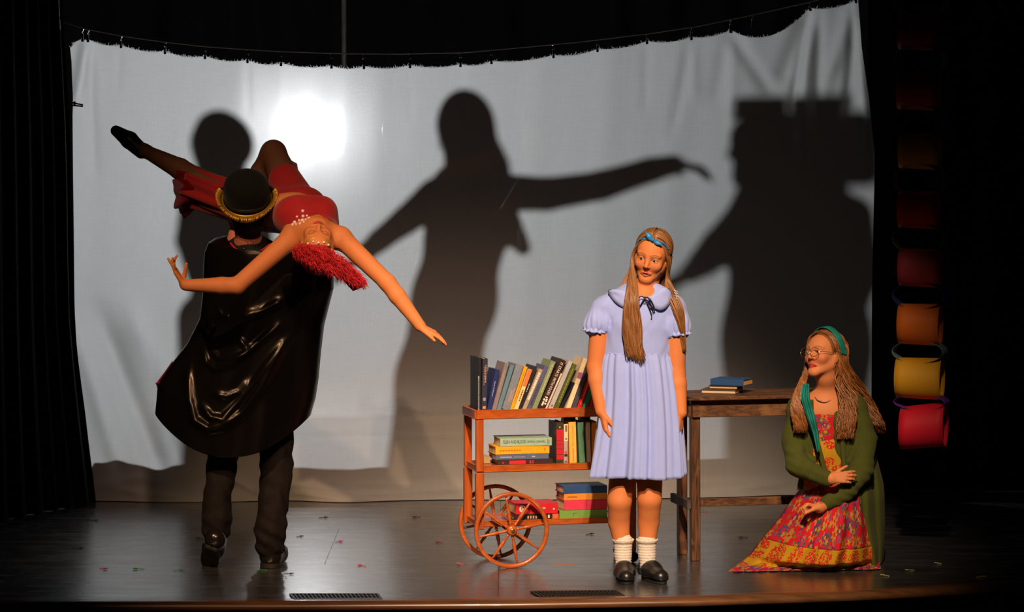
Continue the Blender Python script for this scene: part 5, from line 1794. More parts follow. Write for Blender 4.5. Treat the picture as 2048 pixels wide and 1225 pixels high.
    def disp(V):
        an = np.sin(V[:, 0] * 520) * .0006
        d = fn(V) * .8 + an
        # creases round the elbows
        for c in (g(1596, 932, -.04), g(1722, 940, -.05), g(1640, 950, -.14), g(1690, 985, -.16)):
            q = V - A(c); r = np.linalg.norm(q, axis=1)
            d += np.where(r < .10, .0045 * np.sin(q[:, 2] * 150 + q[:, 0] * 60) * np.clip(1 - r / .10, 0, 1), 0)
        return d
    ca = body_obj('cardigan', C, root, M_c, .0055, (), None, disp)
    # long skirts of the cardigan hanging to the floor
    m = MB()
    T = [((1716, 890), (1752, 880)), ((1714, 975), (1774, 975)), ((1720, 1040), (1776, 1045)), ((1735, 1095), (1775, 1095)), ((1742, 1137), (1772, 1128))]
    def tail(u, v):
        t = v * 4; k = min(int(t), 3); f = t - k
        a0 = [T[k][0][i] * (1 - f) + T[k + 1][0][i] * f for i in (0, 1)]; a1 = [T[k][1][i] * (1 - f) + T[k + 1][1][i] * f for i in (0, 1)]
        x = a0[0] + (a1[0] - a0[0]) * min(u * 1.6, 1); y = a0[1] + (a1[1] - a0[1]) * min(u * 1.6, 1)
        p = g(x, y, 0); p.y = KY - .10 * min(1, v * 3) + .01 + .34 * u ** 1.2 + .012 * math.sin(u * 21 + v * 2)
        if u > .62: p.x -= (u - .62) * .28
        p.z = max(p.z, .006)
        return p
    m.grid(tail, 60, 40); m.build('cardigan_tail', M_c, ca, smooth=True, thick=.005)
    m = MB()
    def tail2(u, v):
        p = g(1602 + 20 * u, 935 + 45 * v, 0); p.y = KY - .02 + .18 * u + .01 * math.sin(u * 14); p.x += -.02 * v * (1 - u); return p
    m.grid(tail2, 24, 12); m.build('cardigan_tail', M_c, ca, smooth=True, thick=.005)
    # front bands
    for side, pts in ((-1, [(1622, 800), (1624, 840), (1636, 890), (1652, 950)]), (1, [(1680, 800), (1684, 850), (1686, 900), (1690, 955)])):
        m = MB(); m.tube(crom([g(x, y, -.045 - .012 * i) for i, (x, y) in enumerate(pts)], 6), .011, 8, flat=((0, 1, 0), .5)); m.build('cardigan_band', M_c, ca, smooth=True)

    # teal scarf: bandeau round the head, ends falling in front
    M_t = mat('teal_silk_scarf', (.010, .20, .17), .45, spec=.4, var=.35, vscale=14, detail=1)
    m = MB()
    def bd(u, v):
        a = PI * (u * 1.10 - .05)
        wv = (v - .5) * .052
        return P(math.cos(a) * .094, .012 + wv * .8 - .045 * (1 - math.sin(a)), .020 + math.sin(a) * .1145 - wv * .25 * math.sin(a))
    m.grid(bd, 40, 6); m.build('head_scarf', M_t, root, smooth=True, thick=.003)
    m = MB()
    EN = [(1612, 768), (1610, 795), (1622, 835), (1632, 870), (1637, 905)]
    def sc_(u, v):
        t = v * 4; k = min(int(t), 3); f = t - k
        x = EN[k][0] * (1 - f) + EN[k + 1][0] * f; y = EN[k][1] * (1 - f) + EN[k + 1][1] * f
        w_ = (6 + 6 * math.sin(v * 3)) * (1 - .6 * v)
        p = g(x + (u - .5) * 2 * w_, y, -.085 - .03 * v + .008 * math.sin(u * 12 + v * 3)); return p
    m.grid(sc_, 16, 30); m.build('scarf_end', M_t, root, smooth=True, thick=.002)

    # hair: loose copper waves
    Hc = Body(); Mr = np.array(R)
    Hc.ell(P(0, -.022, .034), tuple(a * sc for a in (.081, .097, .088)), .01, Mr)
    Hc.ell(P(0, -.050, -.03), tuple(a * sc for a in (.076, .065, .09)), .03, Mr)
    Hc.ell(P(0, .085, -.040), tuple(a * sc for a in (.064, .085, .102)), .012, Mr, True)
    body_obj('hair_cap', Hc, root, mat('copper_under', (.20, .065, .018), .45, spec=.5), .005)
    H = Hair((.11, .035, .008), (.40, .15, .04), 12)
    r = H.r
    for i in range(260):                          # side by the ear nearest us, falling over the front of the shoulder
        f, e = r.random(), r.random()
        H.lock([P(-.01, .05 - .12 * f, .108), P(-.062, .03 - .10 * f, .075), P(-.084, -.02 - .06 * f, .0), g(1672 + 28 * e, 765, -.05 + .09 * f), g(1680 + 34 * e, 800, -.07 + .06 * f), g(1676 + 36 * e, 840, -.09 + .04 * f), g(1672 + 32 * e + 4 * f, 858 + 22 * f, -.09)], .0028 * r.uniform(.6, 1.2), wave=.007, freq=62, taper=.35)
    for i in range(200):                          # back of the head, swinging out over the far shoulder blade
        f, e = r.random(), r.random()
        H.lock([P(-.01, .0 - .09 * f, .11), P(-.06, -.06 - .04 * f, .06), P(-.07, -.10, -.03), g(1700 + 26 * e, 770, .04 + .06 * f), g(1722 + 24 * e, 805, .05 + .05 * f), g(1738 + 26 * e, 840, .03 + .05 * f), g(1744 + 26 * e, 850 + 18 * f, .02 + .05 * f)], .0028 * r.uniform(.6, 1.2), wave=.007, freq=62, taper=.35)
    for i in range(200):                          # the far side, in front of the table
        f, e = r.random(), r.random()
        H.lock([P(.0, .06 - .10 * f, .106), P(.058, .055 - .08 * f, .075), P(.086, .030 - .05 * f, .0), P(.086, .028 - .03 * f, -.07), g(1588 + 18 * e, 790, -.04), g(1584 + 26 * e, 825, -.07), g(1590 + 24 * e, 850 + 18 * f, -.07)], .0028 * r.uniform(.6, 1.2), wave=.007, freq=62, taper=.35)
    comb(H, P, 420, wave=.003, freq=60)
    H.build('hair', root)

    # round wire glasses
    M_w = mat('gold_wire', (.45, .26, .10), .3, metal=.9)
    gl = MB()
    cs_ = []
    for sx in (-1, 1):
        c = P(sx * .034, .108, -.008); cs_.append(c)
        ux = R @ Vector((1, sx * -.10, 0)); uz = R @ Vector((0, -.08, 1))
        gl.tube([c + (ux * math.cos(a) * .0245 + uz * math.sin(a) * .0225) * sc for a in np.linspace(0, 2 * PI, 33)[:-1]], .0013, 6, closed=True)
        gl.tube(crom([P(sx * .059, .104, -.004), P(sx * .074, .06, .0), P(sx * .080, .0, .0), P(sx * .080, -.016, -.012)], 4), .0012, 5)
    gl.tube(crom([P(-.010, .108, -.004), P(0, .112, .0), P(.010, .108, -.004)], 4), .0012, 5)
    gf = gl.build('glasses', M_w, root, smooth=True)
    M_g = bpy.data.materials.new('spectacle_lens'); M_g.use_nodes = True
    nt = M_g.node_tree
    for n in list(nt.nodes):
        if n.type != 'OUTPUT_MATERIAL': nt.nodes.remove(n)
    tp, gs, mx = nt.nodes.new('ShaderNodeBsdfTransparent'), nt.nodes.new('ShaderNodeBsdfGlossy'), nt.nodes.new('ShaderNodeMixShader')
    gs.inputs['Roughness'].default_value = .02; mx.inputs[0].default_value = .06
    nt.links.new(tp.outputs[0], mx.inputs[1]); nt.links.new(gs.outputs[0], mx.inputs[2]); nt.links.new(mx.outputs[0], [n for n in nt.nodes if n.type == 'OUTPUT_MATERIAL'][0].inputs[0])
    for sx, c in zip((-1, 1), cs_):
        m = MB(); ux = R @ Vector((1, sx * -.10, 0)); uz = R @ Vector((0, -.08, 1))
        n = 24
        m.add([c + (ux * math.cos(a) * .0240 + uz * math.sin(a) * .022) * sc for a in np.linspace(0, 2 * PI, n + 1)[:-1]], [tuple(range(n))]); m.build('lens', M_g, gf)
    # bead choker
    m = MB()
    pts = crom([g(1630, 794, -.0), g(1636, 800, -.022), g(1648, 804, -.030), g(1660, 801, -.018), g(1668, 793, .01)], 5)
    for i, p in enumerate(pts): m.ball(p + Vector((0, -.006, 0)), .0034, 8, 6)
    m.build('bead_choker', mat('shell_beads', (.45, .26, .14), .4, var=.5, vscale=80), root, smooth=True)
    m = MB(); c = P(-.074, -.004, -.05); m.tube([c + Vector((.004 * math.cos(a), 0, .007 * math.sin(a))) for a in np.linspace(0, 2 * PI, 13)[:-1]], .0009, 5, closed=True); m.build('earring', M_w, root, smooth=True)
    return root
make_kneeler()
# ------------------------------------------------------------------ caped man walking away, seen from behind
MY = .36
def make_man():
    g = lambda x, y, dy=0.0: pix(x, y, MY + dy)
    root = empty('person', flo(490, 1138), 'person in a black satin cape and fringed bowler hat, seen from behind, carrying the dancer', 'person')
    B = Body()
    fwd = Vector((.10, .86, .45)); R = frame3(fwd, (.05, -.55, .85)); sc = .98
    hc = g(497, 428, .02)
    P = head(B, hc, R, sc, ears=False)
    B.cone(P(0, -.03, -.08), g(500, 500, .07), .052, .055, .03)
    B.chain([g(500, 530, .11), g(510, 620, .11), g(512, 760, .11), g(505, 850, .10)], [.13, .14, .13, .13], .06, ((0, 1, 0), .62))
    B.cone(g(440, 516, .11), g(580, 512, .11), .045, .045, .06)
    # arms raised in front, holding the dancer
    for (s, e, w_) in (((436, 522), (445, 590), (470, 470)), ((586, 518), (605, 575), (575, 460))):
        B.chain([g(*s, .12), g(*e, .20), g(*w_, .30)], [.046, .042, .032], .03)
    hand(B, g(470, 465, .31), (.3, .3, 1), (.3, -.8, 0), (-1, 0, 0), [(.3, .3, .2)] * 4, .9)
    hand(B, g(575, 455, .31), (-.2, .3, 1), (.0, -.9, 0), (1, 0, 0), [(.3, .3, .2)] * 4, .9)
    lL = [g(455, 850, .10), g(442, 960, .02), g(432, 1055, -.02)]
    lR = [g(556, 850, .10), g(550, 960, .04), g(540, 1090, .0)]
    for l in (lL, lR):
        B.chain(l, [.065, .042, .035], .03)
    def cols(V):
        return np.tile(np.array((.58, .20, .12)), (len(V), 1))
    Hh = Body(); Hh.ell(P(0, -.022, .02), (.080, .096, .098), .02, np.array(R)); Hh.ell(P(.012, -.055, -.045), (.058, .045, .050), .03, np.array(R))
    body_obj('hair', Hh, root, mat('black_hair', (.008, .006, .005), .6), .005)
    body_obj('body', B, root, skin_mat(), .0075, [win(hc, .14)], cols)
    S = Body()
    S.cone(g(498, 488, .045), g(500, 505, .06), .050, .062, .03); S.cone(g(450, 512, .10), g(566, 510, .10), .050, .050, .05); S.chain([g(500, 520, .10), g(508, 600, .10)], [.12, .12], .05, ((0, 1, 0), .62))
    S.ell(g(512, 470, -.02), (.052, .07, .045), .01, None, True)
    body_obj('shirt', S, root, mat('black_shirt', (.006, .006, .006), .8), .006)
    # trousers
    M_t = mat('black_trousers', (.011, .008, .007), .8, spec=.15, var=.15, vscale=30, bump=.1, bscale=300)
    T = Body()
    T.chain([g(450, 860, .10), g(443, 930, .04), g(436, 990, .0), g(433, 1040, -.03), g(433, 1066, -.035)], [.075, .068, .063, .068, .060], .03)
    T.chain([g(552, 860, .10), g(554, 930, .06), g(548, 1000, .03), g(541, 1060, .0), g(539, 1090, .0)], [.078, .074, .069, .070, .066], .03)
    T.chain([g(470, 845, .11), g(535, 845, .11)], [.09, .09], .05)
    fn = fold_noise(21, (45, 70, 100), .007)
    def disp(V):
        d = fn(V) * .7
        d += .0035 * np.sin(V[:, 2] * 95 + V[:, 0] * 60) * np.clip((.30 - V[:, 2]) / .15, 0, 1)
        return d
    body_obj('trousers', T, root, M_t, .006, (), None, disp)
    # boots: one planted, one lifted with the sole towards us
    M_b = mat('black_polished_leather', (.010, .008, .007), .22, spec=.6, var=.2, vscale=20)
    M_so = mat('dark_boot_sole', (.012, .011, .010), .6)
    K = Body()
    hl = g(541, 1128, .0); hl.z = .045
    K.cone(hl, hl + Vector((.02, .12, .005)), .046, .046, .03); K.cone(hl + Vector((.02, .12, .0)), hl + Vector((.03, .21, -.01)), .045, .034, .03)
    K.cone(hl + Vector((0, .01, .02)), g(539, 1085, .0), .045, .046, .03)
    K.ell(hl + Vector((.01, .08, -.095)), (.2, .3, .06), .004, None, True)
    b1 = body_obj('boot', K, root, M_b, .005)
    m = MB(); m.lathe([(.046, 0.001), (.048, .002), (.047, .022), (.045, .023)], Matrix.Translation((hl.x, hl.y, 0)) @ Matrix.Diagonal((1, 1, 1, 1)), 24); m.build('heel', M_so, b1)
    m = MB(); m.tube(crom([g(566, 1098, -.03), g(573, 1095, -.04), g(575, 1102, -.05), g(568, 1106, -.04), g(562, 1100, -.04)], 5), .0016, 5); m.build('lace', M_so, b1)
    K = Body()
    an = g(432, 1066, -.03); toe = flo(424, 1131); toe = Vector((toe.x, toe.y - .015, .030))
    heel = g(430, 1080, -.09)
    d = (toe - heel)
    K.chain([heel, heel.lerp(toe, .5), toe], [.042, .045, .036], .03, ((0, 1, .35), .8)); K.cone(an, heel, .044, .040, .03)
    K.cone(heel + Vector((0, .07, 0)), toe + Vector((0, .05, .01)), .04, .032, .04)
    b2 = body_obj('boot', K, root, M_b, .005)
    nrm = Vector((.05, -.92, .30)).normalized(); sd = d.cross(nrm).normalized(); nrm = sd.cross(d).normalized()
    if nrm.y > 0: nrm = -nrm
    m = MB(); out = []
    dd = d.normalized(); cen = heel.lerp(toe, .55) + nrm * .032
    for i in range(36):
        a = 2 * PI * i / 36; ln = math.cos(a); wd = math.sin(a)
        out.append(cen + dd * ln * (d.length / 2 + .035) + sd * wd * (.043 + .005 * ln))
    n = len(out)
    m.add([p - nrm * .006 for p in out] + [p + nrm * .008 for p in out], [tuple(range(n)), tuple(range(2 * n - 1, n - 1, -1))] + [(i, n + i, n + (i + 1) % n, (i + 1) % n) for i in range(n)])
    m.build('sole', M_so, b2)
    m = MB(); hc2 = heel.lerp(toe, .10) + nrm * .045
    m.box(hc2, (.068, .05, .020), Matrix((sd, dd, nrm)).transposed(), bev=.008); m.build('heel', M_so, b2)

    # cape of black satin
    M_c = bpy.data.materials.new('black_satin'); M_c.use_nodes = True
    nt = M_c.node_tree; b = nt.nodes['Principled BSDF']
    b.inputs['Base Color'].default_value = (.0035, .003, .003, 1); b.inputs['Roughness'].default_value = .27; b.inputs['Specular IOR Level'].default_value = .25
    b.inputs['Specular Tint'].default_value = (1, .85, .72, 1)
    tc = nt.nodes.new('ShaderNodeTexCoord'); nz = nt.nodes.new('ShaderNodeTexNoise'); nz.inputs['Scale'].default_value = 22; nz.inputs['Detail'].default_value = 4
    bp = nt.nodes.new('ShaderNodeBump'); bp.inputs['Strength'].default_value = .10; bp.inputs['Distance'].default_value = .006
    nt.links.new(tc.outputs['Object'], nz.inputs['Vector']); nt.links.new(nz.outputs['Fac'], bp.inputs['Height']); nt.links.new(bp.outputs[0], b.inputs['Normal'])
    LE = [(448, 474), (428, 478), (413, 488), (405, 508), (403, 545), (402, 590), (396, 640), (371, 690), (340, 730), (311, 772), (309, 800), (306, 830)]
    RE = [(552, 476), (585, 481), (615, 492), (645, 512), (664, 545), (664, 580), (655, 615), (645, 655), (639, 705), (634, 760), (628, 800), (618, 835)]
    LET = np.linspace(0, 1, len(LE))
    UL = [[(210, 270), (207, 360), (215, 450), (240, 540), (300, 573), (370, 556), (440, 508), (520, 400), (600, 260), (640, 195)],
          [(268, 225), (285, 300), (330, 326), (400, 300), (480, 238), (590, 145)],
          [(272, 480), (310, 525), (360, 532), (420, 470), (500, 370), (610, 215)],
          [(335, 195), (400, 212), (430, 203), (470, 247)], [(296, 235), (340, 282), (410, 276), (480, 250)],
          [(285, 70), (292, 130), (310, 160)], [(430, 108), (520, 85), (610, 38)], [(330, 75), (350, 105), (385, 112)],
          [(120, 370), (160, 300), (205, 220), (235, 190)], [(320, 430), (380, 440), (430, 420), (470, 370)]]
    UL = [[(280 + x / 2.11, 580 + y / 2.11) for x, y in p] for p in UL]
    segs = []
    amps = [.022, .016, .018, .010, .012, .012, .012, .008, .018, .010]; wds = [9, 6, 7, 5, 5, 6, 8, 5, 8, 6]
    for p, a, w_ in zip(UL, amps, wds):
        segs.append((np.array(p), a, w_))
    def rid(px, py):
        t = 0.0
        for p, a, w_ in segs:
            A0, A1 = p[:-1], p[1:]
            ab = A1 - A0
            q = np.array((px, py)) - A0
            s = np.clip((q * ab).sum(1) / (ab * ab).sum(1), 0, 1)
            d2 = ((q - ab * s[:, None]) ** 2).sum(1)
            k = int(d2.argmin()); pos = (k + s[k]) / len(ab)
            t += a * math.exp(-d2[k] / (w_ * w_)) * min(1, 6 * pos + .25, 6 * (1 - pos) + .25)
        return t
    def cp(u, v):
        lx, ly = float(np.interp(v, LET, [p[0] for p in LE])), float(np.interp(v, LET, [p[1] for p in LE]))
        rx, ry = float(np.interp(v, LET, [p[0] for p in RE])), float(np.interp(v, LET, [p[1] for p in RE]))
        s = math.sin(u * PI)
        px = lx + (rx - lx) * u; py = ly + (ry - ly) * u
        py += 4 * u * (1 - u) * 77 * v ** 2.5
        py += 4 * u * (1 - u) * 34 * max(0, 1 - v * 4)                 # neckline dips at the back
        dep = .175 + .075 * v
        p = g(px, py, 0)
        big = .012 * math.sin(u * 15 + 3 * v + .5) * v * s + .006 * math.sin(u * 26 - 4 * v) * v * s
        p.y = MY + .10 - dep * s ** .50 - rid(px, py) * s ** .3 - big
        if v < .16:
            t = v / .16
            p.y += (1 - t) * .02
        return p
    m = MB(); m.grid(cp, 170, 190)
    cape = m.build('cape', M_c, root, smooth=True, thick=.003)
    m = MB(); m.tube([cp(u, 0) + Vector((0, -.006, .004)) for u in np.linspace(.12, .88, 40)], .0042, 6)
    m.build('red_cord', mat('red_cord', (.55, .012, .04), .5), cape, smooth=True)
    # blown corner with red lining
    m = MB()
    cn = [g(345, 722, .09), g(312, 768, .09), g(322, 795, .09), g(352, 770, .09)]
    m.grid(lambda u, v: (cn[0].lerp(cn[1], v)).lerp(cn[3].lerp(cn[2], v), u) + Vector((0, .01 * math.sin(u * 5 + v * 3), 0)), 8, 12)
    m.build('cape_lining', mat('dark_red_lining', (.12, .006, .012), .5), cape, smooth=True, thick=.002)
    m = MB(); m.tube([cn[1] + Vector((0, -.012, .002)), cn[1].lerp(g(338, 762, .08), .6) + Vector((0, -.012, .004)), g(341, 765, .07)], .003, 6)
    m.build('red_piping', mat('red_cord', (.55, .012, .04), .5), cape, smooth=True)
    # dark shirt collar under the cord, with a button
    m = MB(); c = g(489, 498, -.045)
    m.lathe([(.002, 0), (.006, .001), (.007, .003), (.004, .005)], Matrix.Translation(c + Vector((0, -.03, 0))) @ Matrix.Rotation(PI / 2, 4, 'X'), 12); m.build('button', M_b, cape, smooth=True)

    # bowler hat with gold fringe
    M_h = mat('black_felt', (.005, .005, .005), .92, spec=.1, bump=.1, bscale=400, sheen=.05)
    M_g = mat('gold_bullion', (.55, .30, .035), .38, metal=.55, spec=.6)
    hat = empty('bowler_hat', g(493, 412, -.05), 'black felt bowler hat with a gold fringe round its brim, worn by the caped person', 'hat')
    ti = math.radians(36)
    ax_ = Vector((.02, -math.sin(ti), math.cos(ti))).normalized()
    sx_ = Vector((1, 0, 0)); sx_ = (sx_ - ax_ * sx_.dot(ax_)).normalized(); sy_ = ax_.cross(sx_)
    HM = Matrix((sx_, sy_, ax_)).transposed().to_4x4(); HM.translation = g(494, 403, -.03)
    m = CB(HM)
    prof = [(.099, .0), (.101, .02), (.105, .05), (.104, .082), (.096, .108), (.080, .126), (.056, .138), (.03, .143), (.002, .144)]
    m.lathe([(r, z) for r, z in prof], None, 48, caps=False)
    m.build('crown', M_h, hat, smooth=True)
    m = CB(HM)
    def brim(u, v):
        a = 2 * PI * u
        r = .098 + .036 * v
        curl = (.034 * abs(math.cos(a)) ** 1.6 + .002) * v ** 1.7
        return Vector((math.cos(a) * r * (1 + .0 * v), math.sin(a) * r * 1.04, curl - .004 * v))
    m.grid(brim, 72, 8, True)
    m.build('brim', M_h, hat, smooth=True, thick=.004)
    band = CB(HM); band.lathe([(.1005, .002), (.1035, .004), (.1055, .026), (.103, .028)], None, 48, caps=False); band.build('hat_band', mat('black_ribbon', (.008, .008, .009), .4), hat, smooth=True)
    br_ = CB(HM)
    arc = [PI * 1.5 + t for t in np.linspace(-1.95, 1.95, 70)]
    br_.tube([brim(a / (2 * PI), .42) + Vector((0, 0, .006)) for a in arc], .0032, 6); br_.tube([brim(a / (2 * PI), .30) + Vector((0, 0, .006)) for a in arc], .0025, 6)
    br_.build('gold_braid', M_g, hat, smooth=True)
    fr_ = CB(HM); rr = random.Random(2)
    for a in np.linspace(PI * 1.5 - 1.95, PI * 1.5 + 1.95, 170):
        u = (a + rr.uniform(-.008, .008)) / (2 * PI)
        p0 = brim(u, .42) + Vector((0, 0, .007)); p1 = brim(u, .8) + Vector((0, 0, .008)); p2 = brim(u + rr.uniform(-.003, .003), 1.06) + Vector((0, 0, .003)); p3 = brim(u + rr.uniform(-.003, .003), 1.22) + Vector((0, 0, -.008))
        fr_.tube([p0, p1, p2, p3], [.0017, .0017, .0015, .0012], 4)
    tag(fr_.build('gold_fringe', M_g, hat, smooth=True), 'gold bullion fringe', kind='stuff')
make_man()

# ------------------------------------------------------------------ dancer in red, arched back over his shoulder
def make_dancer():
    g = lambda x, y, Y: pix(x, y, Y)
    root = empty('person', g(580, 470, .30), 'person in a jewelled red dance costume arching backwards over the shoulder of the caped person', 'person')
    B = Body()
    fwd = Vector((.12, -.44, .90)); R = frame3(fwd, (.06, -.84, -.45)); sc = .93
    hc = g(634, 495, -.03)
    P = head(B, hc, R, sc, eyes='closed')
    nk = g(626, 474, .10)
    B.cone(P(0, -.02, -.08), nk, .040, .046, .03)
    pel, wai, rib = g(560, 425, .50), g(592, 424, .36), g(612, 440, .22)
    up = (.1, .35, .9)
    fl = (up, .68)
    B.chain([pel, wai, rib, g(628, 468, .11)], [.135, .108, .125, .110], .05, fl)
    B.cone(g(583, 480, .10), g(680, 476, .08), .045, .045, .05)
    for sx, c in ((-1, (596, 440)), (1, (644, 434))):
        B.ell(g(c[0], c[1], .20) + Vector((0, 0, .035)), (.058, .062, .050), .04)
    aL = [g(580, 480, .09), g(474, 572, -.03), g(372, 571, -.06)]
    aR = [g(684, 478, .07), g(775, 566, .03), g(840, 652, .0)]
    for a in (aL, aR):
        B.cone(a[0], a[1], .045, .037, .03)
        mid = a[1].lerp(a[2], .3); B.cone(a[1], mid, .038, .038, .012); B.cone(mid, a[2], .038, .025, .008)
    hand(B, aL[2] + Vector((-.010, 0, .006)), (-.52, -.1, .85), (.85, -.1, .45), (-.35, .1, .6), [(-.15, .05, .05), (.35, .5, .3), (.15, .35, .2), (.2, .4, .25)], .86, .22, (.55, -.1, .55, .2))
    hand(B, aR[2] + Vector((.004, 0, -.004)), (.86, -.1, -.42), (-.35, .2, -.85), (.35, -.7, .55), [(.05, .15, .1), (.12, .25, .15), (.25, .35, .2), (.30, .45, .25)], .86, .22, (.85, .35, .1, .2))
    # legs in sheer tights: one bent, one long and pointed
    kB = g(547, 306, .78)
    hpB, hpS = g(590, 408, .50), g(520, 415, .52)
    B.chain([hpB, kB], [.084, .056], .04)
    B.chain([kB, g(522, 345, .80), g(505, 420, .74)], [.054, .050, .034], .03)
    kS, an, toe = g(398, 362, .72), g(290, 302, .90), g(238, 266, .98)
    B.chain([hpS, kS], [.082, .054], .04)
    B.chain([kS, g(360, 338, .80), an], [.054, .050, .030], .03)
    B.cone(an, toe, .030, .020, .02)
    M_tg = (.10, .040, .022)
    Pi = (hc, R)
    def cols(V):
        C, (bx, z, y, ex, up_) = face_cols(V, Pi, SKIN, (.42, .05, .04), (.16, .07, .03), sc, lid=(.30, .12, .06), blush=(.62, .16, .09))
        zl = -.0075 + .0015 * ex ** 2
        m = np.clip(1.3 - np.abs(z - zl) / .0020, 0, 1) * ((np.abs(ex) < 1.0) & (y > .055))
        C[:] = C * (1 - .95 * m[:, None]) + np.array((.015, .008, .006)) * .95 * m[:, None]
        far = np.linalg.norm(V - A(hc), axis=1) > .16
        C[far] = SKIN
        C[V[:, 1] > .44] = M_tg
        return C
    W = [win(hc, .145), win(aL[2] + Vector((-.03, 0, .07)), .11), win(aR[2] + Vector((.08, 0, -.04)), .11)]
    body_obj('body', B, root, skin_mat(), .0065, W, cols)
    # bodice
    M_r = mat('deep_red_velvet', (.33, .010, .014), .7, spec=.2, var=.15, vscale=12, sheen=.15)
    D = Body()
    D.chain([g(598, 425, .34), rib, g(628, 466, .13)], [.116, .137, .118], .05, fl)
    for sx, c in ((-1, (596, 440)), (1, (644, 434))):
        D.ell(g(c[0], c[1], .20) + Vector((0, 0, .037)), (.063, .066, .054), .04)
    D.ell(g(638, 478, .05) + Vector((0, 0, .045)), (.044, .070, .068), .012, None, True)
    for c in (g(580, 482, .08), g(686, 478, .06)):
        D.ell(c, (.046, .070, .062), .012, None, True)
    bod = body_obj('bodice', D, root, M_r, .005)
    # jewels, sitting on the velvet
    bpy.context.view_layer.update()
    M_j = mat('rhinestone', (.85, .78, .76), .2, spec=.9)
    J = [(605, 421), (592, 434), (605, 432), (614, 430), (588, 444), (596, 441), (604, 440), (612, 438), (620, 436), (583, 450), (591, 449), (599, 447), (607, 446), (615, 444), (623, 442), (630, 441), (627, 447)]
    Vb = np.empty(len(bod.data.vertices) * 3, dtype=np.float32); bod.data.vertices.foreach_get('co', Vb); Vb = Vb.reshape(-1, 3)
    for (x, y) in J:
        d = ray(x, y); dn = np.array(d.normalized())
        q = Vb - A(CAM); t = q @ dn; off = np.linalg.norm(q - t[:, None] * dn, axis=1)
        sel = np.nonzero(off < .006)[0]
        if len(sel) == 0: continue
        p = Vector(Vb[sel[t[sel].argmin()]])
        m = MB(); m.ball(p + Vector((0, -.001, .002)), random.choice((.0055, .0075, .0085)), 8, 5); m.build('jewel', M_j, bod)
    # skirt: cloth sleeve round each thigh with sheer frills
    M_k = mat('red_chiffon', (.24, .008, .012), .7, spec=.15, sheen=.1)
    M_f = bpy.data.materials.new('sheer_chiffon'); M_f.use_nodes = True
    nt = M_f.node_tree
    for n in list(nt.nodes):
        if n.type != 'OUTPUT_MATERIAL': nt.nodes.remove(n)
    a_, b_, c_ = nt.nodes.new('ShaderNodeBsdfTransparent'), nt.nodes.new('ShaderNodeBsdfDiffuse'), nt.nodes.new('ShaderNodeMixShader')
    tl = nt.nodes.new('ShaderNodeBsdfTranslucent'); tl.inputs[0].default_value = (.10, .004, .007, 1); ad = nt.nodes.new('ShaderNodeMixShader')
    b_.inputs[0].default_value = (.22, .008, .014, 1); c_.inputs[0].default_value = .85
    nt.links.new(b_.outputs[0], ad.inputs[1]); nt.links.new(tl.outputs[0], ad.inputs[2])
    nt.links.new(a_.outputs[0], c_.inputs[1]); nt.links.new(ad.outputs[0], c_.inputs[2]); nt.links.new(c_.outputs[0], [n for n in nt.nodes if n.type == 'OUTPUT_MATERIAL'][0].inputs[0])
    def sleeve(a, b, r0, r1, droop, M_, name, t0=0.0, t1=1.0, par=root, seed=1):
        m = MB(); ax = (b - a).normalized(); u_ = ax.cross(Vector((0, 1, 0))).normalized(); v_ = ax.cross(u_)
        rr = random.Random(seed); p0 = rr.uniform(0, 6)
        def f(i, j):
            t = t0 + (t1 - t0) * j
            an_ = 2 * PI * i
            r = r0 + (r1 - r0) * t + (.012 * math.sin(an_ * 7 + p0) + .008 * math.sin(an_ * 12 + 2 * p0)) * t
            c = a.lerp(b, t) + (u_ * math.cos(an_) + v_ * math.sin(an_)) * r
            dn_ = (u_ * math.cos(an_) + v_ * math.sin(an_)).z
            c.z -= droop * t * max(0, -dn_ + .2)
            return c
        m.grid(f, 72, 14, True); return m.build(name, M_, par, smooth=True, thick=.0015)
    s1 = sleeve(g(500, 412, .54), g(384, 366, .74), .095, .066, .030, M_k, 'skirt')
    sleeve(g(404, 374, .71), g(366, 374, .76), .068, .078, .045, M_f, 'frill', par=s1, seed=3)
    # the other panel hangs from the bent thigh
    m = MB()
    def pan(u, v):
        top = g(548 + 12 * u, 300 + 20 * u, .80).lerp(g(602, 392, .52), v)
        a0 = g(568 + 14 * v, 312 + 70 * v, .74 - .22 * v); a1 = g(594 + 13 * v, 328 + 68 * v, .82 - .25 * v)
        p = a0.lerp(a1, u); p.y += .012 * math.sin(u * 9 + v * 5); return p
    m.grid(pan, 20, 30); s2 = m.build('skirt_panel', M_k, s1, smooth=True, thick=.002)
    T = Body(); T.chain([g(606, 405, .44), g(540, 425, .52)], [.105, .13], .05, fl)
    T.cone(g(590, 400, .52), kB.lerp(hpB, .55), .092, .078, .04)
    body_obj('briefs', T, s1, M_k, .006)
    # black slipper
    K = Body(); K.chain([an.lerp(toe, .12) + Vector((.0, 0, -.012)), an.lerp(toe, .6), toe + (toe - an).normalized() * .02], [.036, .041, .026], .03)
    body_obj('slipper', K, root, mat('black_leather_shoe', (.01, .01, .011), .33), .005)
    # crown of gold braid and red hair piece
    Q = P
    M_g = mat('gold_bullion', (.55, .30, .035), .38, metal=.55, spec=.6)
    m = MB()
    for (z_, rr_) in ((.050, 1.0), (.060, 1.0), (.086, .92)):
        pts = []
        for a in np.linspace(-.25, PI + .25, 40):
            z2 = z_ + (.022 * math.exp(-((a - PI / 2) / .35) ** 2) if z_ == .086 else -.01 * math.exp(-((a - PI / 2) / .5) ** 2))
            k = math.sqrt(max(.05, 1 - ((z2 - .03) / .092) ** 2))
            pts.append(P(math.cos(a) * .080 * k * rr_, -.014 + math.sin(a) * .099 * k * rr_, z2))
        m.tube(pts, .0035, 6)
    tiara = m.build('tiara', M_g, root, smooth=True)
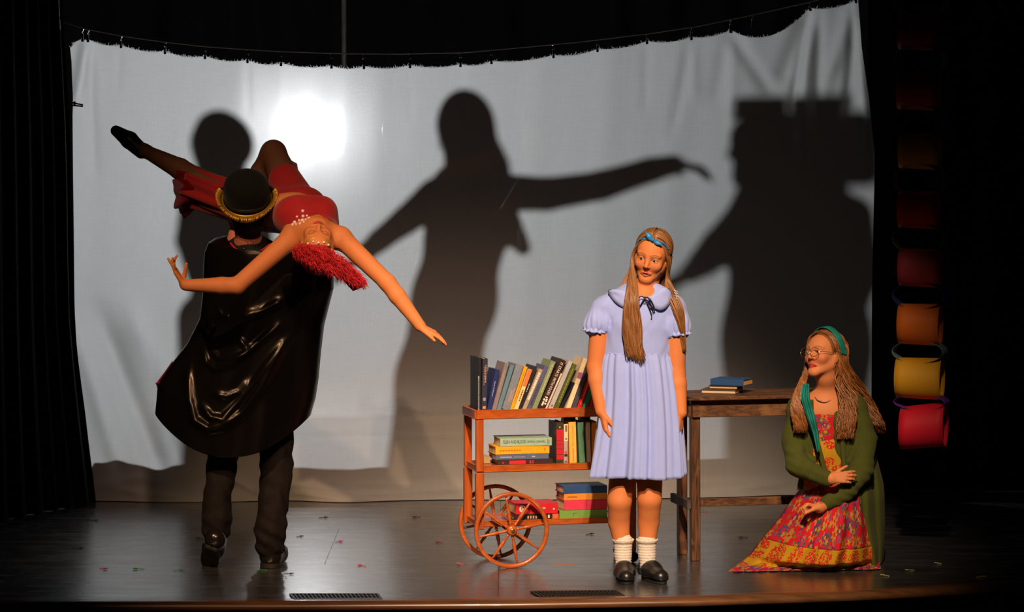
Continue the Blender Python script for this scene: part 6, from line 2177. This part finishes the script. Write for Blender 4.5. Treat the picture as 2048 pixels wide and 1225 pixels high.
    m = MB()
    for a in np.linspace(.15, PI - .15, 9):
        z2 = .070 + .012 * math.exp(-((a - PI / 2) / .35) ** 2)
        k = math.sqrt(max(.05, 1 - ((z2 - .03) / .092) ** 2))
        m.ball(P(math.cos(a) * .083 * k, -.014 + math.sin(a) * .102 * k, z2), .0055, 8, 6)
    m.build('tiara_stones', M_j, tiara, smooth=True)
    Hc = Body(); Mr = np.array(R)
    Hc.ell(P(0, -.022, .040), tuple(a * sc for a in (.080, .096, .086)), .01, Mr)
    Hc.ell(P(0, .080, -.030), tuple(a * sc for a in (.070, .085, .085)), .012, Mr, True)
    body_obj('hair_cap', Hc, root, mat('dark_red_cap', (.20, .008, .012), .6), .005)
    F = Hair((.42, .006, .014), (.80, .018, .030), 31); r = F.r
    SP = [(596, 500, -.11), (638, 512, -.19), (672, 530, -.17), (700, 550, -.13), (720, 562, -.11)]
    WD = [18, 30, 26, 19, 9]
    for i in range(3200):
        t = r.random() * 4; k = min(int(t), 3); f = t - k
        x = SP[k][0] * (1 - f) + SP[k + 1][0] * f; y = SP[k][1] * (1 - f) + SP[k + 1][1] * f; Y = SP[k][2] * (1 - f) + SP[k + 1][2] * f; w_ = WD[k] * (1 - f) + WD[k + 1] * f
        a = r.uniform(0, 2 * PI); q = math.sqrt(r.random())
        c = g(x + math.cos(a) * w_ * q * .9, y + math.sin(a) * w_ * q * .8, Y + r.uniform(-.05, .05))
        d = Vector((r.gauss(.7, .5), r.gauss(-.1, .5), r.gauss(-.45, .45))).normalized()
        L = r.uniform(.018, .036)
        F.lock([c, c + d * L * .5 + Vector((0, 0, -.002)), c + d * L + Vector((0, 0, -.010))], 0.0013, n=2, sides=3, taper=.2)
    fo_ = F.build('feather_headdress', root, .6); tag(fo_, 'fluffy red feathers', kind='stuff')
    m = MB()
    a4 = [g(672, 545, -.09), g(722, 548, -.09), g(726, 574, -.08), g(706, 583, -.08), g(694, 570, -.085)]
    for dy in (0,):
        m.add(a4 + [p + Vector((0, .004, 0)) for p in a4], [(0, 1, 2, 3, 4), (9, 8, 7, 6, 5)] + [(i, 5 + i, 5 + (i + 1) % 5, (i + 1) % 5) for i in range(5)])
    m.build('headdress_ribbon', mat('red_satin_ribbon', (.42, .006, .02), .35), root)
make_dancer()
# ------------------------------------------------------------------ three players behind the sheet; they stand on the riser and throw the big shadows
def shadow_frame(Yp):
    def sp(px, py, dy=0.0):
        """point at depth Yp+dy whose shadow falls at photo pixel (px,py) on the sheet"""
        S = pix(px, py, base_Y(px))
        k = (Yp + dy - LAMP.y) / (S.y - LAMP.y)
        return LAMP + (S - LAMP) * k
    def rad(pxr, px=900):
        return pxr / 376.0 * (LAMP.y - Yp) / (LAMP.y - base_Y(px))
    return sp, rad
M_dk = mat('dark_stage_clothes', (.03, .028, .028), .7, spec=.25, var=.2, vscale=20)
def down(p, z): return Vector((p.x, p.y, z))
FLOORZ = RZ + .0005

def shadow_left():
    sp, r = shadow_frame(4.02)
    hd = sp(446, 285)
    root = empty('person', (hd.x, 4.02, FLOORZ), 'person in a long coat behind the sheet, shadow beside the bowler hat', 'person')
    B = Body(); R = frame3((.75, -.6, 0), (0, 0, 1))
    P = head(B, hd, R, .95)
    B.cone(P(0, -.025, -.08), sp(448, 385), r(30), r(32), .03)
    ft = sp(455, 640)
    B.chain([sp(450, 410), sp(452, 500), sp(455, 640)], [r(62), r(60), r(62)], .05, ((0, 1, 0), .6))
    for sx in (-1, 1):
        hip = ft + Vector((sx * .08, 0, 0)); kn = Vector((hip.x + sx * .02, 4.0, .88)); an = Vector((hip.x + sx * .05, 4.03, FLOORZ + .06))
        B.chain([hip, kn, an], [.085, .055, .040], .03)
        B.cone(an + Vector((0, .02, -.02)), an + Vector((sx * .03, -.14, -.025)), .034, .028, .02)
        sh = sp(448 + sx * 52, 400); el = sp(448 + sx * 66, 480, .03); wr_ = sp(448 + sx * 50, 560, -.05)
        B.chain([sh, el, wr_], [.048, .040, .028], .03)
        hand(B, wr_, (0, -.1, -1), (-sx, 0, 0), (0, -1, 0), [(.3, .3, .2)] * 4, .9)
    body_obj('body', B, root, skin_mat(), .009, (), lambda V: np.tile(np.array(SKIN), (len(V), 1)))
    C = Body()
    C.chain([sp(450, 405), sp(452, 500), sp(455, 640)], [r(68), r(66), r(72)], .05, ((0, 1, 0), .7))
    for sx in (-1, 1):
        C.chain([sp(448 + sx * 52, 400), sp(448 + sx * 66, 480, .03), sp(448 + sx * 50, 548, -.045)], [.058, .050, .042], .03)
    C.cone(sp(455, 640), down(sp(420, 900), FLOORZ + .25), r(74), r(66), .04, ((0, 1, 0), .7))
    body_obj('coat', C, root, M_dk, .010)
    Hc = Body(); Hc.ell(sp(444, 284), (r(60), .11, r(56)), .02); Hc.cone(sp(430, 290, .03), sp(436, 345, .04), r(38), r(40), .04); Hc.ell(sp(478, 300), (r(24), .05, r(30)), .03)
    body_obj('hair', Hc, root, mat('dark_brown_hair', (.04, .022, .012), .45), .008)

def shadow_centre():
    sp, r = shadow_frame(4.00)
    hd = sp(928, 252)
    root = empty('person', (hd.x, 4.0, FLOORZ), 'person with long hair and outstretched arms behind the sheet, a shadow in its middle', 'person')
    B = Body(); R = frame3((.35, -.93, 0), (-.03, 0, 1))
    P = head(B, hd, R, .93)
    B.cone(P(0, -.025, -.08), sp(930, 372), r(26), r(30), .03)
    B.chain([sp(930, 400), sp(925, 480), sp(905, 600)], [r(72), r(66), r(70)], .05, ((0, 1, 0), .6))
    # arm thrown wide, hand drooping
    B.chain([sp(985, 385), sp(1090, 388, .05), sp(1200, 372, .10), sp(1300, 340, .14), sp(1345, 330, .16)], [r(40), r(33), r(29), r(24), r(20)], .03)
    w_ = sp(1348, 330, .16)
    hand(B, w_, (.75, 0, -.10), (.05, .1, -1), (.2, -1, 0), [(.25, .35, .25), (.3, .4, .3), (.35, .45, .3), (.4, .45, .3)], .95, .10)
    # the other arm falls away
    B.chain([sp(868, 392), sp(812, 440, -.02), sp(760, 480, -.05), sp(722, 512, -.08)], [r(34), r(28), r(23), r(18)], .03)
    hand(B, sp(722, 512, -.08), (-.75, -.1, -.6), (.5, 0, -.7), (0, -1, 0), [(.2, .25, .2)] * 4, .9, .15)
    hip = sp(905, 600)
    for sx in (-1, 1):
        h0 = hip + Vector((sx * .06, 0, 0)); kn = Vector((hip.x - .05 + sx * .06, 3.98, .92)); an = Vector((hip.x - .08 + sx * .07, 4.03, FLOORZ + .06))
        B.chain([h0, kn, an], [.075, .050, .036], .03)
        B.cone(an + Vector((0, .02, -.022)), an + Vector((sx * .02, -.14, -.03)), .030, .024, .02)
    body_obj('body', B, root, skin_mat(), .008, (), lambda V: np.tile(np.array(SKIN), (len(V), 1)))
    D = Body()
    D.chain([sp(932, 395), sp(930, 470), sp(908, 600)], [r(78), r(74), r(80)], .05, ((0, 1, 0), .66))
    D.cone(sp(908, 600), sp(870, 760), r(80), r(74), .05, ((0, 1, 0), .7)); D.cone(sp(870, 760), down(sp(826, 940), FLOORZ + .22), r(74), r(70), .05, ((0, 1, 0), .7))
    D.cone(sp(1010, 430), sp(1045, 495, .05), r(26), r(16), .04)
    body_obj('dress', D, root, M_dk, .010)
    Hc = Body(); Mr = np.array(R)
    Hc.ell(sp(928, 238), (r(50), .10, r(60)), .03); Hc.cone(sp(932, 260, .04), sp(955, 345, .05), r(52), r(56), .05); Hc.cone(sp(955, 345, .05), sp(972, 390, .04), r(54), r(40), .05)
    Hc.ell(P(0, .10, -.045), (.07, .09, .09), .02, Mr, True)
    body_obj('hair', Hc, root, mat('dark_brown_hair', (.04, .022, .012), .45), .008)
    m = MB(); 
    for sx in (-1, 1): m.ball(P(sx * .085, -.005, -.05), .010, 8, 6); m.ball(P(sx * .085, -.005, -.075), .007, 8, 6)
    m.build('earrings', mat('rhinestone', (.75, .66, .64), .08), root, smooth=True)

def shadow_right():
    sp, r = shadow_frame(4.35)
    hd = sp(1530, 292)
    root = empty('person', (hd.x, 4.35, FLOORZ), 'person in a brimmed hat behind the sheet, large shadow over the table', 'person')
    k = r(100, 1550) / (100 / 376)
    B = Body(); R = frame3((-.93, -.35, 0), (0, 0, 1))
    P = head(B, hd, R, .98)
    B.cone(P(0, -.02, -.08), sp(1560, 400), r(40), r(48), .03)
    tor = [sp(1585, 420), sp(1590, 520), sp(1590, 680)]
    B.chain(tor, [r(105), r(108), r(112)], .05, ((0, 1, 0), .6))
    arm = [sp(1490, 440, -.03), sp(1430, 500, -.06), sp(1378, 545, -.08)]
    B.chain(arm, [r(38), r(31), r(22)], .03)
    hand(B, arm[-1], (-.85, -.1, -.5), (.3, 0, -.9), (0, -1, .3), [(.0, .05, .05), (.5, .8, .5), (.6, .8, .5), (.6, .8, .5)], .95, .10)
    arm2 = [sp(1690, 440, .0), sp(1712, 540, .0), sp(1690, 620, -.08)]
    B.chain(arm2, [r(40), r(34), r(24)], .03)
    hand(B, arm2[-1], (0, -.1, -1), (-1, 0, 0), (0, -1, 0), [(.3, .3, .2)] * 4, .95)
    for sx in (-1, 1):
        h0 = tor[2] + Vector((sx * .09, 0, 0)); kn = Vector((h0.x + sx * .02, 4.32, .86)); an = Vector((h0.x + sx * .04, 4.37, FLOORZ + .06))
        B.chain([h0, kn, an], [.09, .06, .042], .03)
        B.cone(an + Vector((0, .02, -.02)), an + Vector((sx * .03, -.15, -.025)), .036, .030, .02)
    body_obj('body', B, root, skin_mat(), .009, (), lambda V: np.tile(np.array(SKIN), (len(V), 1)))
    C = Body()
    C.chain(tor, [r(120), r(132), r(150)], .05, ((0, 1, 0), .55)); C.cone(tor[2], down(sp(1585, 930), FLOORZ + .27), r(152), r(145), .05, ((0, 1, 0), .55))
    C.chain([sp(1510, 430, -.02), sp(1440, 492, -.05), sp(1400, 528, -.07)], [r(48), r(38), r(30)], .03)
    C.chain([sp(1690, 430, .0), sp(1712, 540, .0), sp(1692, 612, -.07)], [r(46), r(42), r(34)], .03)
    C.cone(sp(1540, 395), sp(1600, 380), r(46), r(60), .05)
    body_obj('coat', C, root, M_dk, .011)
    m = MB(); c = sp(1520, 238)
    hr = r(47)
    m.lathe([(hr * 1.02, 0), (hr * .98, r(20)), (hr * 1.0, r(42)), (hr * .9, r(46)), (.002, r(46))], Matrix.Translation(c), 32, caps=False)
    m.lathe([(hr, .0), (hr * 1.16, .004), (hr * 1.16, .010), (hr, .012)], Matrix.Translation(c), 32, caps=False)
    m.build('brimmed_hat', M_dk, root, smooth=True)
    # the load on the shoulders: a box-shaped pack with a small case on top
    m = MB(); a = sp(1652, 296, .13)
    pk = empty('back_pack', down(a, a.z - r(65)), 'square pack with a small case on top, shadowed behind the sheet', 'pack')
    m.box(a, (r(150), .16, r(146)), bev=.025); m.build('pack_body', M_dk, pk, smooth=True)
    m = MB(); b = sp(1634, 206, .13); m.box(b, (r(52), .12, r(30)), bev=.008); m.build('small_case', M_dk, pk)
    m = MB(); m.tube([a + Vector((r(-40), -.09, r(60))), a + Vector((r(-30), -.16, r(20))), a + Vector((r(-40), -.09, r(-50)))], .014, 8); m.build('strap', M_dk, pk, smooth=True)
shadow_left(); shadow_centre(); shadow_right()
